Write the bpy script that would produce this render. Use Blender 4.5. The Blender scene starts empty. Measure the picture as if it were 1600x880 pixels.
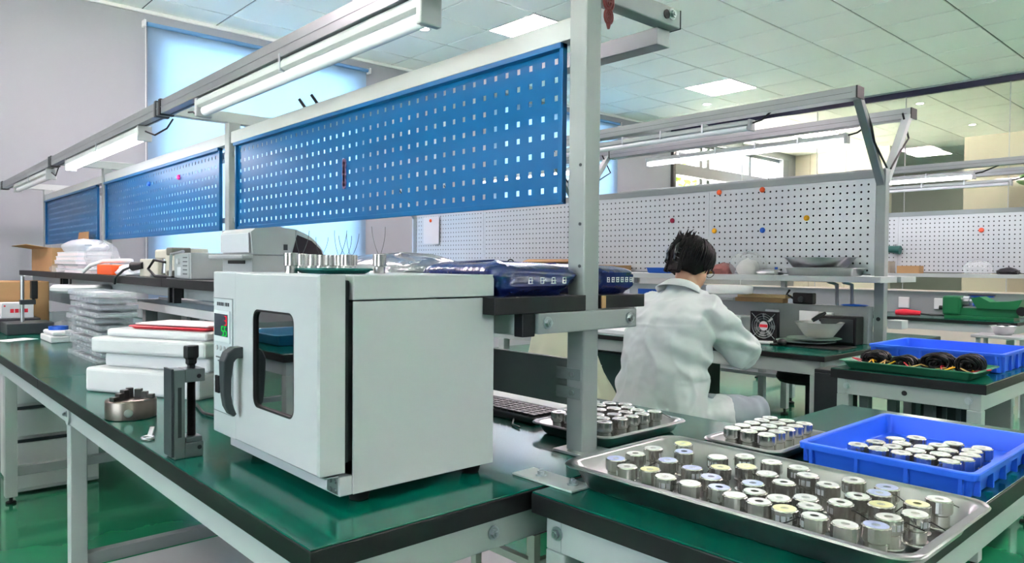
import bpy, bmesh, math, random
from mathutils import Vector, Matrix, noise
random.seed(7)
SC = bpy.context.scene
COL = SC.collection
PI = math.pi

# ------------------------------------------------------------------ camera
# X runs across the benches (to the right), Y along them (to the left, away), Z up; metres.
FPX = 1137.0                      # focal length for a 1600 px wide frame
CAMZ = 1.2
AX = Vector((0.74000, 0.00900, 0.67255))     # world X in camera (right, up, forward)
AY = Vector((-0.67265, 0.02145, 0.73895))
AX.normalize(); AY = (AY - AX * AY.dot(AX)).normalized()
AZ = -AX.cross(AY)
if AZ.y < 0: AZ = -AZ
cam_d = bpy.data.cameras.new('camera'); cam = bpy.data.objects.new('camera', cam_d); COL.objects.link(cam)
cam_d.sensor_width = 36.0; cam_d.lens = FPX / 1600.0 * 36.0
cam_d.clip_start = 0.02; cam_d.clip_end = 300
rgt = Vector((AX.x, AY.x, AZ.x)); upv = Vector((AX.y, AY.y, AZ.y)); fwd = Vector((AX.z, AY.z, AZ.z))
cam.matrix_world = Matrix(((rgt.x, upv.x, -fwd.x, 0), (rgt.y, upv.y, -fwd.y, 0), (rgt.z, upv.z, -fwd.z, CAMZ), (0, 0, 0, 1)))
SC.camera = cam

# ------------------------------------------------------------------ sky and exposure
SKY_STRENGTH = 1.5
PANEL_STRENGTH = 10.0
TUBE_STRENGTH = 3.0
EXPOSURE = 2.95
w = bpy.data.worlds.new('sky'); SC.world = w; w.use_nodes = True
bg = w.node_tree.nodes['Background']
bg.inputs[0].default_value = (0.90, 0.92, 1.0, 1); bg.inputs[1].default_value = SKY_STRENGTH
SC.view_settings.view_transform = 'Standard'; SC.view_settings.look = 'None'
SC.view_settings.gamma = 1.0; SC.view_settings.use_curve_mapping = False
SC.view_settings.exposure = EXPOSURE

sun_d = bpy.data.lights.new('sun', 'SUN'); sun_d.energy = 70.0; sun_d.angle = 0.02; sun_d.color = (1.0, 0.90, 0.82)
sun = bpy.data.objects.new('sun', sun_d); COL.objects.link(sun); sun.location = (20, -20, 40)
sun.rotation_euler = Vector((-.60, .02, -.80)).to_track_quat('-Z', 'Y').to_euler()
def portal(name, loc, rot, sx, sy):
    d = bpy.data.lights.new(name, 'AREA'); d.shape = 'RECTANGLE'; d.size = sx; d.size_y = sy; d.cycles.is_portal = True
    o = bpy.data.objects.new(name, d); COL.objects.link(o); o.location = loc; o.rotation_euler = rot
for n_, (x_, z_, a_, b_) in enumerate(((3.53, 2.19, 2.34, 2.67), (8.27, 2.19, 2.65, 2.67), (13.55, 2.83, 4.39, 1.58))):
    portal('daylight_portal', (x_, 8.30, z_), (-math.pi / 2, 0, 0), a_, b_)
for y_ in (1.6,): portal('daylight_portal', (-4.25, y_, 2.1), (0, -math.pi / 2, 0), 2.4, 3.4)
portal('daylight_portal', (5.5, -6.25, 3.27), (math.pi / 2, 0, 0), 17.0, 0.6)

def ray(px, py):
    d = Vector((px - 800.0, 440.0 - py, FPX))
    return Vector((AX.dot(d), AY.dot(d), AZ.dot(d)))
def onz(px, py, z):
    d = ray(px, py); t = (z - CAMZ) / d.z
    return Vector((d.x * t, d.y * t, z))
def project(p):
    q = Vector(p) - Vector((0, 0, CAMZ))
    c = Vector((q.dot(rgt), q.dot(upv), q.dot(fwd)))
    if c.z < 0.05: return None
    return 800 + FPX * c.x / c.z, 440 - FPX * c.y / c.z

# ------------------------------------------------------------------ materials
MATS = {}
def srgb(r, g, b):
    f = lambda v: (v / 255 / 12.92) if v / 255 <= 0.04045 else ((v / 255 + 0.055) / 1.055) ** 2.4
    return (f(r), f(g), f(b), 1.0)
def mat(name, rgb, rough=0.5, metal=0.0, noise_amt=0.0, noise_scale=8.0, bump=0.0, bump_scale=60.0, coat=0.0, spec=0.5,
        emit=0.0, trans=0.0, ior=1.45, rough_var=0.0, stretch=None, sheen=0.0):
    if name in MATS: return MATS[name]
    m = bpy.data.materials.new(name); m.use_nodes = True
    nt = m.node_tree; b = nt.nodes['Principled BSDF']
    c = srgb(*rgb)
    b.inputs['Base Color'].default_value = c
    b.inputs['Roughness'].default_value = rough; b.inputs['Metallic'].default_value = metal
    b.inputs['Specular IOR Level'].default_value = spec; b.inputs['IOR'].default_value = ior
    b.inputs['Coat Weight'].default_value = coat; b.inputs['Coat Roughness'].default_value = 0.08
    b.inputs['Transmission Weight'].default_value = trans
    b.inputs['Sheen Weight'].default_value = sheen
    if emit: b.inputs['Emission Color'].default_value = c; b.inputs['Emission Strength'].default_value = emit
    if noise_amt or bump or rough_var:
        tc = nt.nodes.new('ShaderNodeTexCoord'); mp = nt.nodes.new('ShaderNodeMapping')
        nt.links.new(tc.outputs['Object'], mp.inputs[0])
        if stretch: mp.inputs['Scale'].default_value = stretch
    if noise_amt:
        n = nt.nodes.new('ShaderNodeTexNoise'); n.inputs['Scale'].default_value = noise_scale; n.inputs['Detail'].default_value = 5
        nt.links.new(mp.outputs[0], n.inputs['Vector'])
        r = nt.nodes.new('ShaderNodeMixRGB'); r.blend_type = 'MIX'
        lo = [max(0, v * (1 - noise_amt)) for v in c[:3]] + [1]; hi = [min(1, v * (1 + noise_amt)) for v in c[:3]] + [1]
        r.inputs[1].default_value = lo; r.inputs[2].default_value = hi
        nt.links.new(n.outputs['Fac'], r.inputs[0]); nt.links.new(r.outputs[0], b.inputs['Base Color'])
    if rough_var:
        n = nt.nodes.new('ShaderNodeTexNoise'); n.inputs['Scale'].default_value = noise_scale; n.inputs['Detail'].default_value = 6
        nt.links.new(mp.outputs[0], n.inputs['Vector'])
        mr = nt.nodes.new('ShaderNodeMapRange'); mr.inputs[3].default_value = max(0.02, rough - rough_var); mr.inputs[4].default_value = rough + rough_var
        nt.links.new(n.outputs['Fac'], mr.inputs[0]); nt.links.new(mr.outputs[0], b.inputs['Roughness'])
    if bump:
        n = nt.nodes.new('ShaderNodeTexNoise'); n.inputs['Scale'].default_value = bump_scale; n.inputs['Detail'].default_value = 4
        nt.links.new(mp.outputs[0], n.inputs['Vector'])
        bp = nt.nodes.new('ShaderNodeBump'); bp.inputs['Strength'].default_value = bump; bp.inputs['Distance'].default_value = 0.01
        nt.links.new(n.outputs['Fac'], bp.inputs['Height']); nt.links.new(bp.outputs[0], b.inputs['Normal'])
    MATS[name] = m
    return m
def glass_mat(name, rgb, reflect=0.08, tint=0.9, rough=0.02):
    """thin sheet: mostly see-through, some mirror reflection"""
    if name in MATS: return MATS[name]
    m = bpy.data.materials.new(name); m.use_nodes = True; nt = m.node_tree; nt.nodes.clear()
    o = nt.nodes.new('ShaderNodeOutputMaterial'); mx = nt.nodes.new('ShaderNodeMixShader')
    t = nt.nodes.new('ShaderNodeBsdfTransparent'); g = nt.nodes.new('ShaderNodeBsdfGlossy')
    c = srgb(*rgb); t.inputs[0].default_value = [tint * c[0], tint * c[1], tint * c[2], 1]
    g.inputs[0].default_value = (1, 1, 1, 1); g.inputs['Roughness'].default_value = rough
    lw = nt.nodes.new('ShaderNodeLayerWeight'); lw.inputs[0].default_value = 0.5      # facing term, same on both faces of the sheet
    pw = nt.nodes.new('ShaderNodeMath'); pw.operation = 'POWER'; pw.inputs[1].default_value = 5.0
    ad = nt.nodes.new('ShaderNodeMath'); ad.operation = 'ADD'; ad.use_clamp = True; ad.inputs[1].default_value = reflect + 0.04
    nt.links.new(lw.outputs['Facing'], pw.inputs[0]); nt.links.new(pw.outputs[0], ad.inputs[0]); nt.links.new(ad.outputs[0], mx.inputs[0])
    nt.links.new(t.outputs[0], mx.inputs[1]); nt.links.new(g.outputs[0], mx.inputs[2]); nt.links.new(mx.outputs[0], o.inputs[0])
    MATS[name] = m; return m
def film_mat(name, rgb, opacity=0.35, rough=0.2, shine=0.25):
    """thin plastic film / frosted acrylic: partly clear, partly white and shiny"""
    if name in MATS: return MATS[name]
    m = bpy.data.materials.new(name); m.use_nodes = True; nt = m.node_tree; nt.nodes.clear()
    o = nt.nodes.new('ShaderNodeOutputMaterial'); mx = nt.nodes.new('ShaderNodeMixShader')
    t = nt.nodes.new('ShaderNodeBsdfTransparent'); b = nt.nodes.new('ShaderNodeBsdfPrincipled')
    b.inputs['Base Color'].default_value = srgb(*rgb); b.inputs['Roughness'].default_value = rough; b.inputs['Coat Weight'].default_value = shine
    mx.inputs[0].default_value = opacity
    nt.links.new(t.outputs[0], mx.inputs[1]); nt.links.new(b.outputs[0], mx.inputs[2]); nt.links.new(mx.outputs[0], o.inputs[0])
    MATS[name] = m; return m
def emit_mat(name, rgb, s):
    if name in MATS: return MATS[name]
    m = bpy.data.materials.new(name); m.use_nodes = True; nt = m.node_tree; nt.nodes.clear()
    o = nt.nodes.new('ShaderNodeOutputMaterial'); e = nt.nodes.new('ShaderNodeEmission')
    e.inputs[0].default_value = srgb(*rgb); e.inputs[1].default_value = s
    nt.links.new(e.outputs[0], o.inputs[0]); MATS[name] = m; return m
def blind_mat():
    m = bpy.data.materials.new('blind_fabric'); m.use_nodes = True; nt = m.node_tree; nt.nodes.clear()
    o = nt.nodes.new('ShaderNodeOutputMaterial'); mx = nt.nodes.new('ShaderNodeMixShader')
    t = nt.nodes.new('ShaderNodeBsdfTranslucent'); d = nt.nodes.new('ShaderNodeBsdfDiffuse')
    t.inputs[0].default_value = (0.20, 0.285, 0.375, 1); d.inputs[0].default_value = (0.45, 0.62, 0.82, 1); mx.inputs[0].default_value = 0.35
    nt.links.new(t.outputs[0], mx.inputs[1]); nt.links.new(d.outputs[0], mx.inputs[2]); nt.links.new(mx.outputs[0], o.inputs[0])
    MATS['blind_fabric'] = m; return m

WALL = mat('wall_paint', (146, 149, 156), 0.75, bump=0.04, bump_scale=120)
BEIGE = mat('beige_panel', (208, 199, 186), 0.6)
CEILM = mat('ceiling_tile', (244, 243, 240), 0.8, bump=0.06, bump_scale=300)
CGRID = mat('ceiling_grid', (84, 86, 86), 0.6)
FLOOR = mat('green_epoxy_floor', (34, 124, 86), 0.12, noise_amt=0.22, noise_scale=2.5, rough_var=0.06, coat=0.3, bump=0.012, bump_scale=14)
TOPG = mat('green_bench_laminate', (0, 84, 69), 0.15, noise_amt=0.14, noise_scale=6, rough_var=0.05, spec=0.5, bump=0.01, bump_scale=25)
TOPK = mat('black_edge_band', (12, 12, 14), 0.45)
PAINT = mat('grey_painted_steel', (140, 146, 147), 0.38, noise_amt=0.05, noise_scale=3)
PAINTL = mat('pale_painted_steel', (170, 176, 177), 0.36, noise_amt=0.04, noise_scale=3)
PAINTD = mat('mid_grey_panel', (120, 130, 130), 0.45, noise_amt=0.06)
ALU = mat('aluminium_profile', (148, 152, 156), 0.3, metal=0.7, noise_amt=0.05, noise_scale=4)
BLUE = mat('blue_perforated_steel', (0, 88, 142), 0.36, noise_amt=0.06, noise_scale=3, rough_var=0.05)
PEGW = mat('pale_perforated_steel', (196, 201, 205), 0.3, noise_amt=0.03, noise_scale=3, metal=0.25)
BLACK = mat('black_plastic', (18, 18, 20), 0.4)
DARK = mat('dark_grey_plastic', (52, 58, 62), 0.4)
RUBBER = mat('black_rubber', (14, 14, 15), 0.7)
STEEL = mat('stainless_steel', (200, 202, 204), 0.3, metal=1.0, noise_amt=0.05, noise_scale=20)
STEELB = mat('brushed_steel', (158, 160, 162), 0.32, metal=1.0, noise_amt=0.12, noise_scale=30, stretch=(1, 1, 0.05))
MACH = mat('machined_steel', (206, 204, 200), 0.24, metal=1.0, noise_amt=0.18, noise_scale=55, stretch=(1, 1, 0.02))
LABELW = mat('unit_face', (226, 226, 224), 0.3, metal=0.35, noise_amt=0.05)
ZINC = mat('zinc_plated', (186, 194, 198), 0.28, metal=1.0, noise_amt=0.1, noise_scale=40)
OVEN = mat('cream_enamel', (182, 186, 190), 0.32, noise_amt=0.02, noise_scale=5, coat=0.1)
OVEND = mat('dark_recess', (40, 46, 46), 0.6)
WHITEP = mat('white_plastic', (212, 213, 214), 0.4)
FOAM = mat('white_foam', (206, 207, 210), 0.6, bump=0.08, bump_scale=200)
GREYP = mat('light_grey_plastic', (168, 171, 173), 0.42)
CARD = mat('cardboard', (176, 138, 96), 0.8, noise_amt=0.1, noise_scale=10)
CARDD = mat('cardboard_inside', (150, 112, 76), 0.85, noise_amt=0.1)
CRATE = mat('blue_crate_plastic', (40, 100, 232), 0.4, noise_amt=0.04)
CRATED = mat('dark_blue_plastic', (22, 44, 92), 0.4)
GTRAY = mat('green_enamel_tray', (48, 116, 88), 0.35)
TEAL = mat('teal_plastic', (16, 94, 88), 0.4)
RED = mat('red_plastic', (214, 40, 60), 0.4)
ORANGE = mat('orange_plastic', (240, 92, 28), 0.45)
YELLOW = mat('yellow_plastic', (240, 176, 20), 0.35)
PINK = mat('magenta_plastic', (220, 40, 140), 0.35)
BLUEP = mat('blue_plastic', (30, 90, 190), 0.35)
PAPER = mat('white_paper', (214, 215, 220), 0.8)
LATHE = mat('green_machine_paint', (22, 104, 62), 0.35)
BAGK = mat('navy_glossy_bag', (24, 38, 92), 0.16, coat=0.4, bump=0.5, bump_scale=26, noise_amt=0.15)
BAGS = mat('silver_plastic_wrap', (150, 154, 158), 0.15, coat=0.5, bump=0.5, bump_scale=22, metal=0.25)
FILM = film_mat('clear_plastic_film', (225, 229, 232), 0.28, 0.15, 0.6)
ACRYL = film_mat('clear_acrylic', (226, 232, 236), 0.3, 0.08, 0.6)
FROST = film_mat('frosted_plastic', (196, 198, 196), 0.55, 0.3, 0.3)
GLASS = glass_mat('window_glass', (245, 250, 250), 0.02, 0.95)
PGLASS = glass_mat('partition_glass', (246, 246, 240), 0.0, 0.93)
OGLASS = glass_mat('oven_glass', (150, 160, 165), 0.28, 0.4)
COAT = mat('lab_coat_cloth', (196, 201, 203), 0.85, bump=0.15, bump_scale=420, sheen=0.2, noise_amt=0.03)
COATC = mat('cream_coat_cloth', (222, 220, 196), 0.85, bump=0.15, bump_scale=420, sheen=0.2)
TROUS = mat('grey_trouser_cloth', (150, 160, 168), 0.9, bump=0.1, bump_scale=300)
SKIN = mat('skin', (204, 158, 130), 0.5, noise_amt=0.05, noise_scale=20)
HAIR = mat('black_hair', (6, 5, 6), 0.55, spec=0.25, noise_amt=0.3, noise_scale=60)
TUBE = emit_mat('lit_tube', (248, 248, 255), TUBE_STRENGTH)
TUBEOFF = mat('unlit_tube', (226, 228, 236), 0.25, coat=0.3)
PANEL = emit_mat('light_panel', (255, 230, 236), PANEL_STRENGTH)
SPOT = emit_mat('spot_lens', (255, 252, 246), 4.0)
CABLE = mat('black_cable', (16, 16, 18), 0.45)
NAVY = mat('navy_frame', (30, 26, 58), 0.4)
WFRAME = mat('grey_window_frame', (118, 122, 128), 0.4)
blind_mat()

# ------------------------------------------------------------------ mesh builder
def origin(p):
    v = Vector((0, 0, 0))
    while p is not None:
        v = v + p.location; p = p.parent
    return v
class MB:
    def __init__(s): s.v = []; s.f = []; s.sm = []
    def add(s, verts, faces, smooth=False):
        o = len(s.v); s.v += [Vector(q) for q in verts]
        for f in faces: s.f.append([i + o for i in f]); s.sm.append(smooth)
        return s
    def box(s, x0, x1, y0, y1, z0, z1):
        P = [(x, y, z) for z in (z0, z1) for y in (y0, y1) for x in (x0, x1)]
        return s.add(P, [(0, 2, 3, 1), (4, 5, 7, 6), (0, 1, 5, 4), (2, 6, 7, 3), (0, 4, 6, 2), (1, 3, 7, 5)])
    def obox(s, c, ex, ey, ez):
        """box from centre and three half-edge vectors"""
        c, ex, ey, ez = Vector(c), Vector(ex), Vector(ey), Vector(ez)
        P = [c + ex * i + ey * j + ez * k for k in (-1, 1) for j in (-1, 1) for i in (-1, 1)]
        return s.add(P, [(0, 2, 3, 1), (4, 5, 7, 6), (0, 1, 5, 4), (2, 6, 7, 3), (0, 4, 6, 2), (1, 3, 7, 5)])
    def bar(s, a, b, wd, hd, up=(0, 0, 1)):
        """straight square bar from a to b, width wd across, hd along up"""
        a, b = Vector(a), Vector(b); d = (b - a); L = d.length; d.normalize()
        up = Vector(up); sd = d.cross(up)
        if sd.length < 1e-4: sd = d.cross(Vector((1, 0, 0)))
        sd.normalize(); u = sd.cross(d).normalized()
        return s.obox((a + b) / 2, d * (L / 2), sd * (wd / 2), u * (hd / 2))
    def loft(s, rings, caps=True, smooth=False, closed=True):
        n = len(rings[0]); P = [q for r in rings for q in r]; F = []
        for i in range(len(rings) - 1):
            for j in range(n if closed else n - 1):
                k = (j + 1) % n
                F.append((i * n + j, i * n + k, (i + 1) * n + k, (i + 1) * n + j))
        o = len(s.f); s.add(P, F, smooth)
        if caps:
            s.add(rings[0], [tuple(range(n))[::-1]]); s.add(rings[-1], [tuple(range(n))])
        return s
    def cyl(s, a, b, r, r2=None, n=16, smooth=True):
        a, b = Vector(a), Vector(b); d = (b - a).normalized(); r2 = r if r2 is None else r2
        t = Vector((0, 0, 1)) if abs(d.z) < 0.9 else Vector((1, 0, 0))
        u = d.cross(t).normalized(); w_ = d.cross(u)
        R = lambda c, q: [c + (u * math.cos(2 * PI * i / n) + w_ * math.sin(2 * PI * i / n)) * q for i in range(n)]
        return s.loft([R(a, r), R(b, r2)][::-1], True, smooth)
    def lathe(s, prof, c=(0, 0, 0), n=20, smooth=True, caps=True):
        c = Vector(c)
        rings = [[c + Vector((r * math.cos(2 * PI * i / n), r * math.sin(2 * PI * i / n), z)) for i in range(n)] for r, z in prof]
        return s.loft(rings, caps, smooth)
    def tube(s, pts, r, n=8):
        pts = [Vector(p) for p in pts]; rings = []; prev = None
        for i, p in enumerate(pts):
            d = (pts[min(i + 1, len(pts) - 1)] - pts[max(i - 1, 0)]).normalized()
            if prev is None:
                t = Vector((0, 0, 1)) if abs(d.z) < 0.9 else Vector((1, 0, 0)); u = d.cross(t).normalized()
            else: u = (prev - d * prev.dot(d)).normalized()
            prev = u; w_ = d.cross(u)
            q = r[i] if isinstance(r, (list, tuple)) else r
            rings.append([p + (u * math.cos(2 * PI * j / n) + w_ * math.sin(2 * PI * j / n)) * q for j in range(n)])
        return s.loft(rings, True, True)
    def ball(s, c, r, n=12, m=8, sc=(1, 1, 1)):
        c = Vector(c)
        rings = [[c + Vector((r * sc[0] * math.sin(PI * i / m) * math.cos(2 * PI * j / n), r * sc[1] * math.sin(PI * i / m) * math.sin(2 * PI * j / n), -r * sc[2] * math.cos(PI * i / m))) for j in range(n)] for i in range(1, m)]
        s.loft(rings, True, True); return s
    def xf(s, M_):
        s.v = [M_ @ q for q in s.v]; return s
    def build(s, name, material, parent=None, bevel=0.0, seg=2, base=None):
        me = bpy.data.meshes.new(name)
        if parent is not None: o_ = origin(parent)
        else:
            lo = Vector([min(q[i] for q in s.v) for i in range(3)]); hi = Vector([max(q[i] for q in s.v) for i in range(3)])
            o_ = Vector(((lo.x + hi.x) / 2, (lo.y + hi.y) / 2, lo.z)) if base is None else Vector(base)
        me.from_pydata([tuple(q - o_) for q in s.v], [], s.f)
        me.polygons.foreach_set('use_smooth', s.sm); me.validate()
        bm = bmesh.new(); bm.from_mesh(me); bmesh.ops.recalc_face_normals(bm, faces=bm.faces)
        if any(s.sm):
            for e in bm.edges:
                if len(e.link_faces) == 2 and e.calc_face_angle(0.0) > 0.85: e.smooth = False
        bm.to_mesh(me); bm.free()
        me.materials.append(MATS[material] if isinstance(material, str) else material)
        o = bpy.data.objects.new(name, me); COL.objects.link(o)
        if parent is not None: o.parent = parent
        else: o.location = o_
        if bevel:
            b = o.modifiers.new('bevel', 'BEVEL'); b.width = bevel; b.segments = seg; b.limit_method = 'ANGLE'; b.angle_limit = 0.7
            for p in me.polygons: pass
        return o
def tag(o, label=None, cat=None, group=None, kind=None):
    if label: o['label'] = label
    if cat: o['category'] = cat
    if group: o['group'] = group
    if kind: o['kind'] = kind
    return o
def thing(name, label, cat, loc, group=None):
    o = bpy.data.objects.new(name, None); COL.objects.link(o); o.location = loc; o.empty_display_size = 0.05
    return tag(o, label, cat, group)
def copy_tree(o, parent=None):
    c = o.copy(); COL.objects.link(c); c.parent = parent
    for ch in list(o.children): copy_tree(ch, c)
    return c
def B(name, m, parent, x0, x1, y0, y1, z0, z1, bevel=0.0015):
    return MB().box(x0, x1, y0, y1, z0, z1).build(name, m, parent, bevel)
def rr(x0, x1, y0, y1, r, z, n=5):
    out = []
    for cx, cy, a0 in ((x1 - r, y1 - r, 0), (x0 + r, y1 - r, 1), (x0 + r, y0 + r, 2), (x1 - r, y0 + r, 3)):
        for i in range(n + 1):
            a = (a0 + i / n) * PI / 2
            out.append(Vector((cx + r * math.cos(a), cy + r * math.sin(a), z)))
    return out
def rot_about(mb, c, rz):
    c = Vector(c); return mb.xf(Matrix.Translation(c) @ Matrix.Rotation(rz, 4, 'Z') @ Matrix.Translation(-c))
def tray_mb(x0, x1, y0, y1, z0, h, r=0.035, rim=0.012, slope=0.018, t=0.0012):
    R = []
    s = slope + rim
    q = lambda ins, z, rr_: rr(x0 + ins, x1 - ins, y0 + ins, y1 - ins, max(rr_, 0.004), z)
    R.append(q(s + 0.006, z0, r - s * 0.3)); R.append(q(s, z0 + 0.004, r - s * 0.3)); R.append(q(rim, z0 + h - 0.003, r - rim * .4)); R.append(q(0.002, z0 + h - 0.002, r)); R.append(q(0, z0 + h - 0.005, r))
    R.append(q(-0.0012, z0 + h - 0.003, r)); R.append(q(0.001, z0 + h, r)); R.append(q(rim - 0.001, z0 + h, r - rim * .4)); R.append(q(rim + 0.003, z0 + h - 0.004, r - rim * .4))
    R.append(q(s + 0.002, z0 + 0.005, r - s * 0.3)); R.append(q(s + 0.010, z0 + t + 0.001, r - s * 0.3))
    return MB().loft(R, True, True)
def plate_holes(axis, c0, u0, u1, v0, v1, pu, pv, hw, hh, rnd=False, mu=None, mv=None):
    """perforated sheet in the plane axis=c0; real holes in every cell"""
    m = MB(); nu = max(1, round((u1 - u0) / pu)); nv = max(1, round((v1 - v0) / pv))
    du = (u1 - u0) / nu; dv = (v1 - v0) / nv
    P = (lambda u, v: (c0, u, v)) if axis == 'x' else (lambda u, v: (u, c0, v))
    for i in range(nu):
        for j in range(nv):
            a, b = u0 + i * du, v0 + j * dv; cu, cv = a + du / 2, b + dv / 2
            if rnd:
                outer = [(a + du, cv), (a + du, b + dv), (cu, b + dv), (a, b + dv), (a, cv), (a, b), (cu, b), (a + du, b)]
                inner = [(cu + hw * math.cos(k * PI / 4), cv + hw * math.sin(k * PI / 4)) for k in range(8)]
            else:
                outer = [(a, b), (a + du, b), (a + du, b + dv), (a, b + dv)]
                inner = [(cu - hw, cv - hh), (cu + hw, cv - hh), (cu + hw, cv + hh), (cu - hw, cv + hh)]
            n = len(outer)
            m.add([P(*q) for q in outer] + [P(*q) for q in inner], [(k, (k + 1) % n, n + (k + 1) % n, n + k) for k in range(n)])
    return m
def solidify(o, t, off=0.0):
    b = o.modifiers.new('thickness', 'SOLIDIFY'); b.thickness = t; b.offset = off; return o
def arc(p0, p1, sag, n=10, dirv=(0, 0, -1)):
    p0, p1, d = Vector(p0), Vector(p1), Vector(dirv)
    return [p0.lerp(p1, i / n) + d * sag * 4 * (i / n) * (1 - i / n) for i in range(n + 1)]
def bag_mb(x0, x1, y0, y1, z0, z1, seed=0, amp=0.25, n=14, flat=True, puff=0.55, dome=2.4):
    """crumpled bag: a rounded cushion with ridged folds, flat underneath"""
    m = MB(); cx, cy = (x0 + x1) / 2, (y0 + y1) / 2; hx, hy, hz = (x1 - x0) / 2, (y1 - y0) / 2, (z1 - z0)
    nu, nv = n * 3, n; rings = []
    for i in range(nv + 1):
        t = i / nv
        zz = t; w_ = math.sqrt(max(0.0, 1 - (max(0, t - 0.35) / 0.65) ** dome)) * (0.86 + 0.14 * math.sin(min(1, t / 0.35) * PI / 2)) + 0.001
        if t >= 1: w_ = 0.02
        ring = []
        for j in range(nu):
            a = 2 * PI * j / nu; ca, sa = math.cos(a), math.sin(a)
            e = puff; ux = math.copysign(abs(ca) ** e, ca); uy = math.copysign(abs(sa) ** e, sa)
            q = Vector((ux * 2.1, uy * 2.1, t * 2.1 + seed * 7.3))
            f = noise.noise(q) * 0.7 + abs(noise.noise(q * 2.3)) * 0.6 - 0.2
            k = 1 + amp * f
            z = z0 + hz * zz * (1 + amp * 0.6 * noise.noise(q * 1.3 + Vector((5, 1, 2)))) if t > 0 else z0
            ring.append(Vector((cx + hx * w_ * ux * k, cy + hy * w_ * uy * k, max(z0, z))))
        rings.append(ring)
    return m.loft(rings, True, True)
# ================================================================== the room
KS = 8.05 / 6.516
ZC = CAMZ + 2.08 * KS            # ceiling height
PT = 0.6 * KS                    # ceiling tile pitch
YW = 8.05                        # window wall
XG = 11.3                        # glass partition
XB = 16.1                        # far wall
X0, Y0 = -4.0, -6.0
o = MB().box(X0, XB + 4.2, Y0, YW + 0.25, -0.1, 0.0).build('floor', FLOOR); tag(o, 'glossy green epoxy floor', kind='structure')
# ceiling: backing with grid, and each tile
ceil_o = MB().box(X0, XB + 4.2, Y0, YW + 0.25, ZC + 0.012, ZC + 0.1).build('ceiling', CGRID); tag(ceil_o, 'white suspended tile ceiling', kind='structure')
LX0, LY0 = 7.19 * KS, 4.96 * KS
panels = [(4.19, 4.36), (7.19, 4.36), (4.19, 0.16), (7.19, 0.16), (1.19, 4.36), (10.79, 0.16), (-1.81, 4.36), (10.79, 4.96)]
pset = {(round((a * KS - LX0) / PT), round((b * KS - LY0) / PT)) for a, b in panels}
tile_me = None; rest = MB(); ntile = 0
g = 0.010
cells = []
for i in range(-22, 17):
    for j in range(-22, 6):
        x0, x1, y0, y1 = LX0 + i * PT, LX0 + (i + 1) * PT, LY0 + j * PT, LY0 + (j + 1) * PT
        if x1 <= X0 or x0 >= XB + 4.1 or y1 <= Y0 or y0 >= YW: continue
        if (i, j) in pset: continue
        full = x0 > X0 and x1 < XB + 4.1 and y0 > Y0 and y1 < YW
        q = project(((x0 + x1) / 2, (y0 + y1) / 2, ZC))
        vis = q is not None and -120 < q[0] < 1720 and -90 < q[1] < 420 and x0 < XB
        cells.append((i, j, x0, x1, y0, y1, full, vis))
for i, j, x0, x1, y0, y1, full, vis in cells:
    x0, x1, y0, y1 = max(x0, X0), min(x1, XB + 4.1), max(y0, Y0), min(y1, YW)
    if vis and ntile < 300:
        ntile += 1
        if full:
            if tile_me is None:
                t = MB().box(x0 + g, x1 - g, y0 + g, y1 - g, ZC, ZC + 0.011).build('tile', CEILM)
                tile_me = t.data
            else:
                t = bpy.data.objects.new('tile', tile_me); COL.objects.link(t); t.location = ((x0 + x1) / 2, (y0 + y1) / 2, ZC)
            t.location = t.location - ceil_o.location; t.parent = ceil_o
        else: MB().box(x0 + g, x1 - g, y0 + g, y1 - g, ZC, ZC + 0.011).build('tile', CEILM, ceil_o)
    else: rest.box(x0 + g, x1 - g, y0 + g, y1 - g, ZC, ZC + 0.011)
tag(rest.build('tile_field', CEILM, ceil_o), kind='stuff')
plab = {0: 'bright square ceiling light above the blue pegboard', 1: 'bright square ceiling light above the pale pegboard lamps'}
for n, (a, b) in enumerate(panels):
    x0, y0 = a * KS, b * KS
    x0 = LX0 + round((x0 - LX0) / PT) * PT; y0 = LY0 + round((y0 - LY0) / PT) * PT
    t = thing('ceiling_light', plab.get(n, 'square ceiling light panel out of view of the photo'), 'ceiling light', (x0 + PT / 2, y0 + PT / 2, ZC), 'square ceiling lights')
    m = MB(); e = 0.018
    for q in ((x0 + .004, x0 + e, y0 + .004, y0 + PT - .004), (x0 + PT - e, x0 + PT - .004, y0 + .004, y0 + PT - .004), (x0 + e, x0 + PT - e, y0 + .004, y0 + e), (x0 + e, x0 + PT - e, y0 + PT - e, y0 + PT - .004)): m.box(*q, ZC - 0.004, ZC + 0.01)
    m.build('frame', WHITEP, t); B('diffuser', PANEL, t, x0 + e, x0 + PT - e, y0 + e, y0 + PT - e, ZC, ZC + 0.008, 0)
for n, (a, b, lb) in enumerate([(3.76, 5.31, 'small round downlight beside the lamp rail of the blue pegboard'), (8.11, 5.25, 'small round downlight just above the upper lamp rail'), (9.98, 3.37, 'small round downlight behind the glass, nearer the navy beam'), (11.97, 3.34, 'small round downlight behind the glass, farther from the navy beam')]):
    c = (a * KS, b * KS, ZC - 0.006)
    t = thing('downlight', lb, 'downlight', c, 'round downlights')
    MB().lathe([(0.045, 0.004), (0.075, 0.0), (0.078, 0.004), (0.078, 0.006), (0.05, 0.006)], c, 24).build('trim_ring', WHITEP, t)
    MB().lathe([(0.052, 0.0), (0.05, 0.005)], c, 24).build('lens', SPOT, t)
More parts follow.
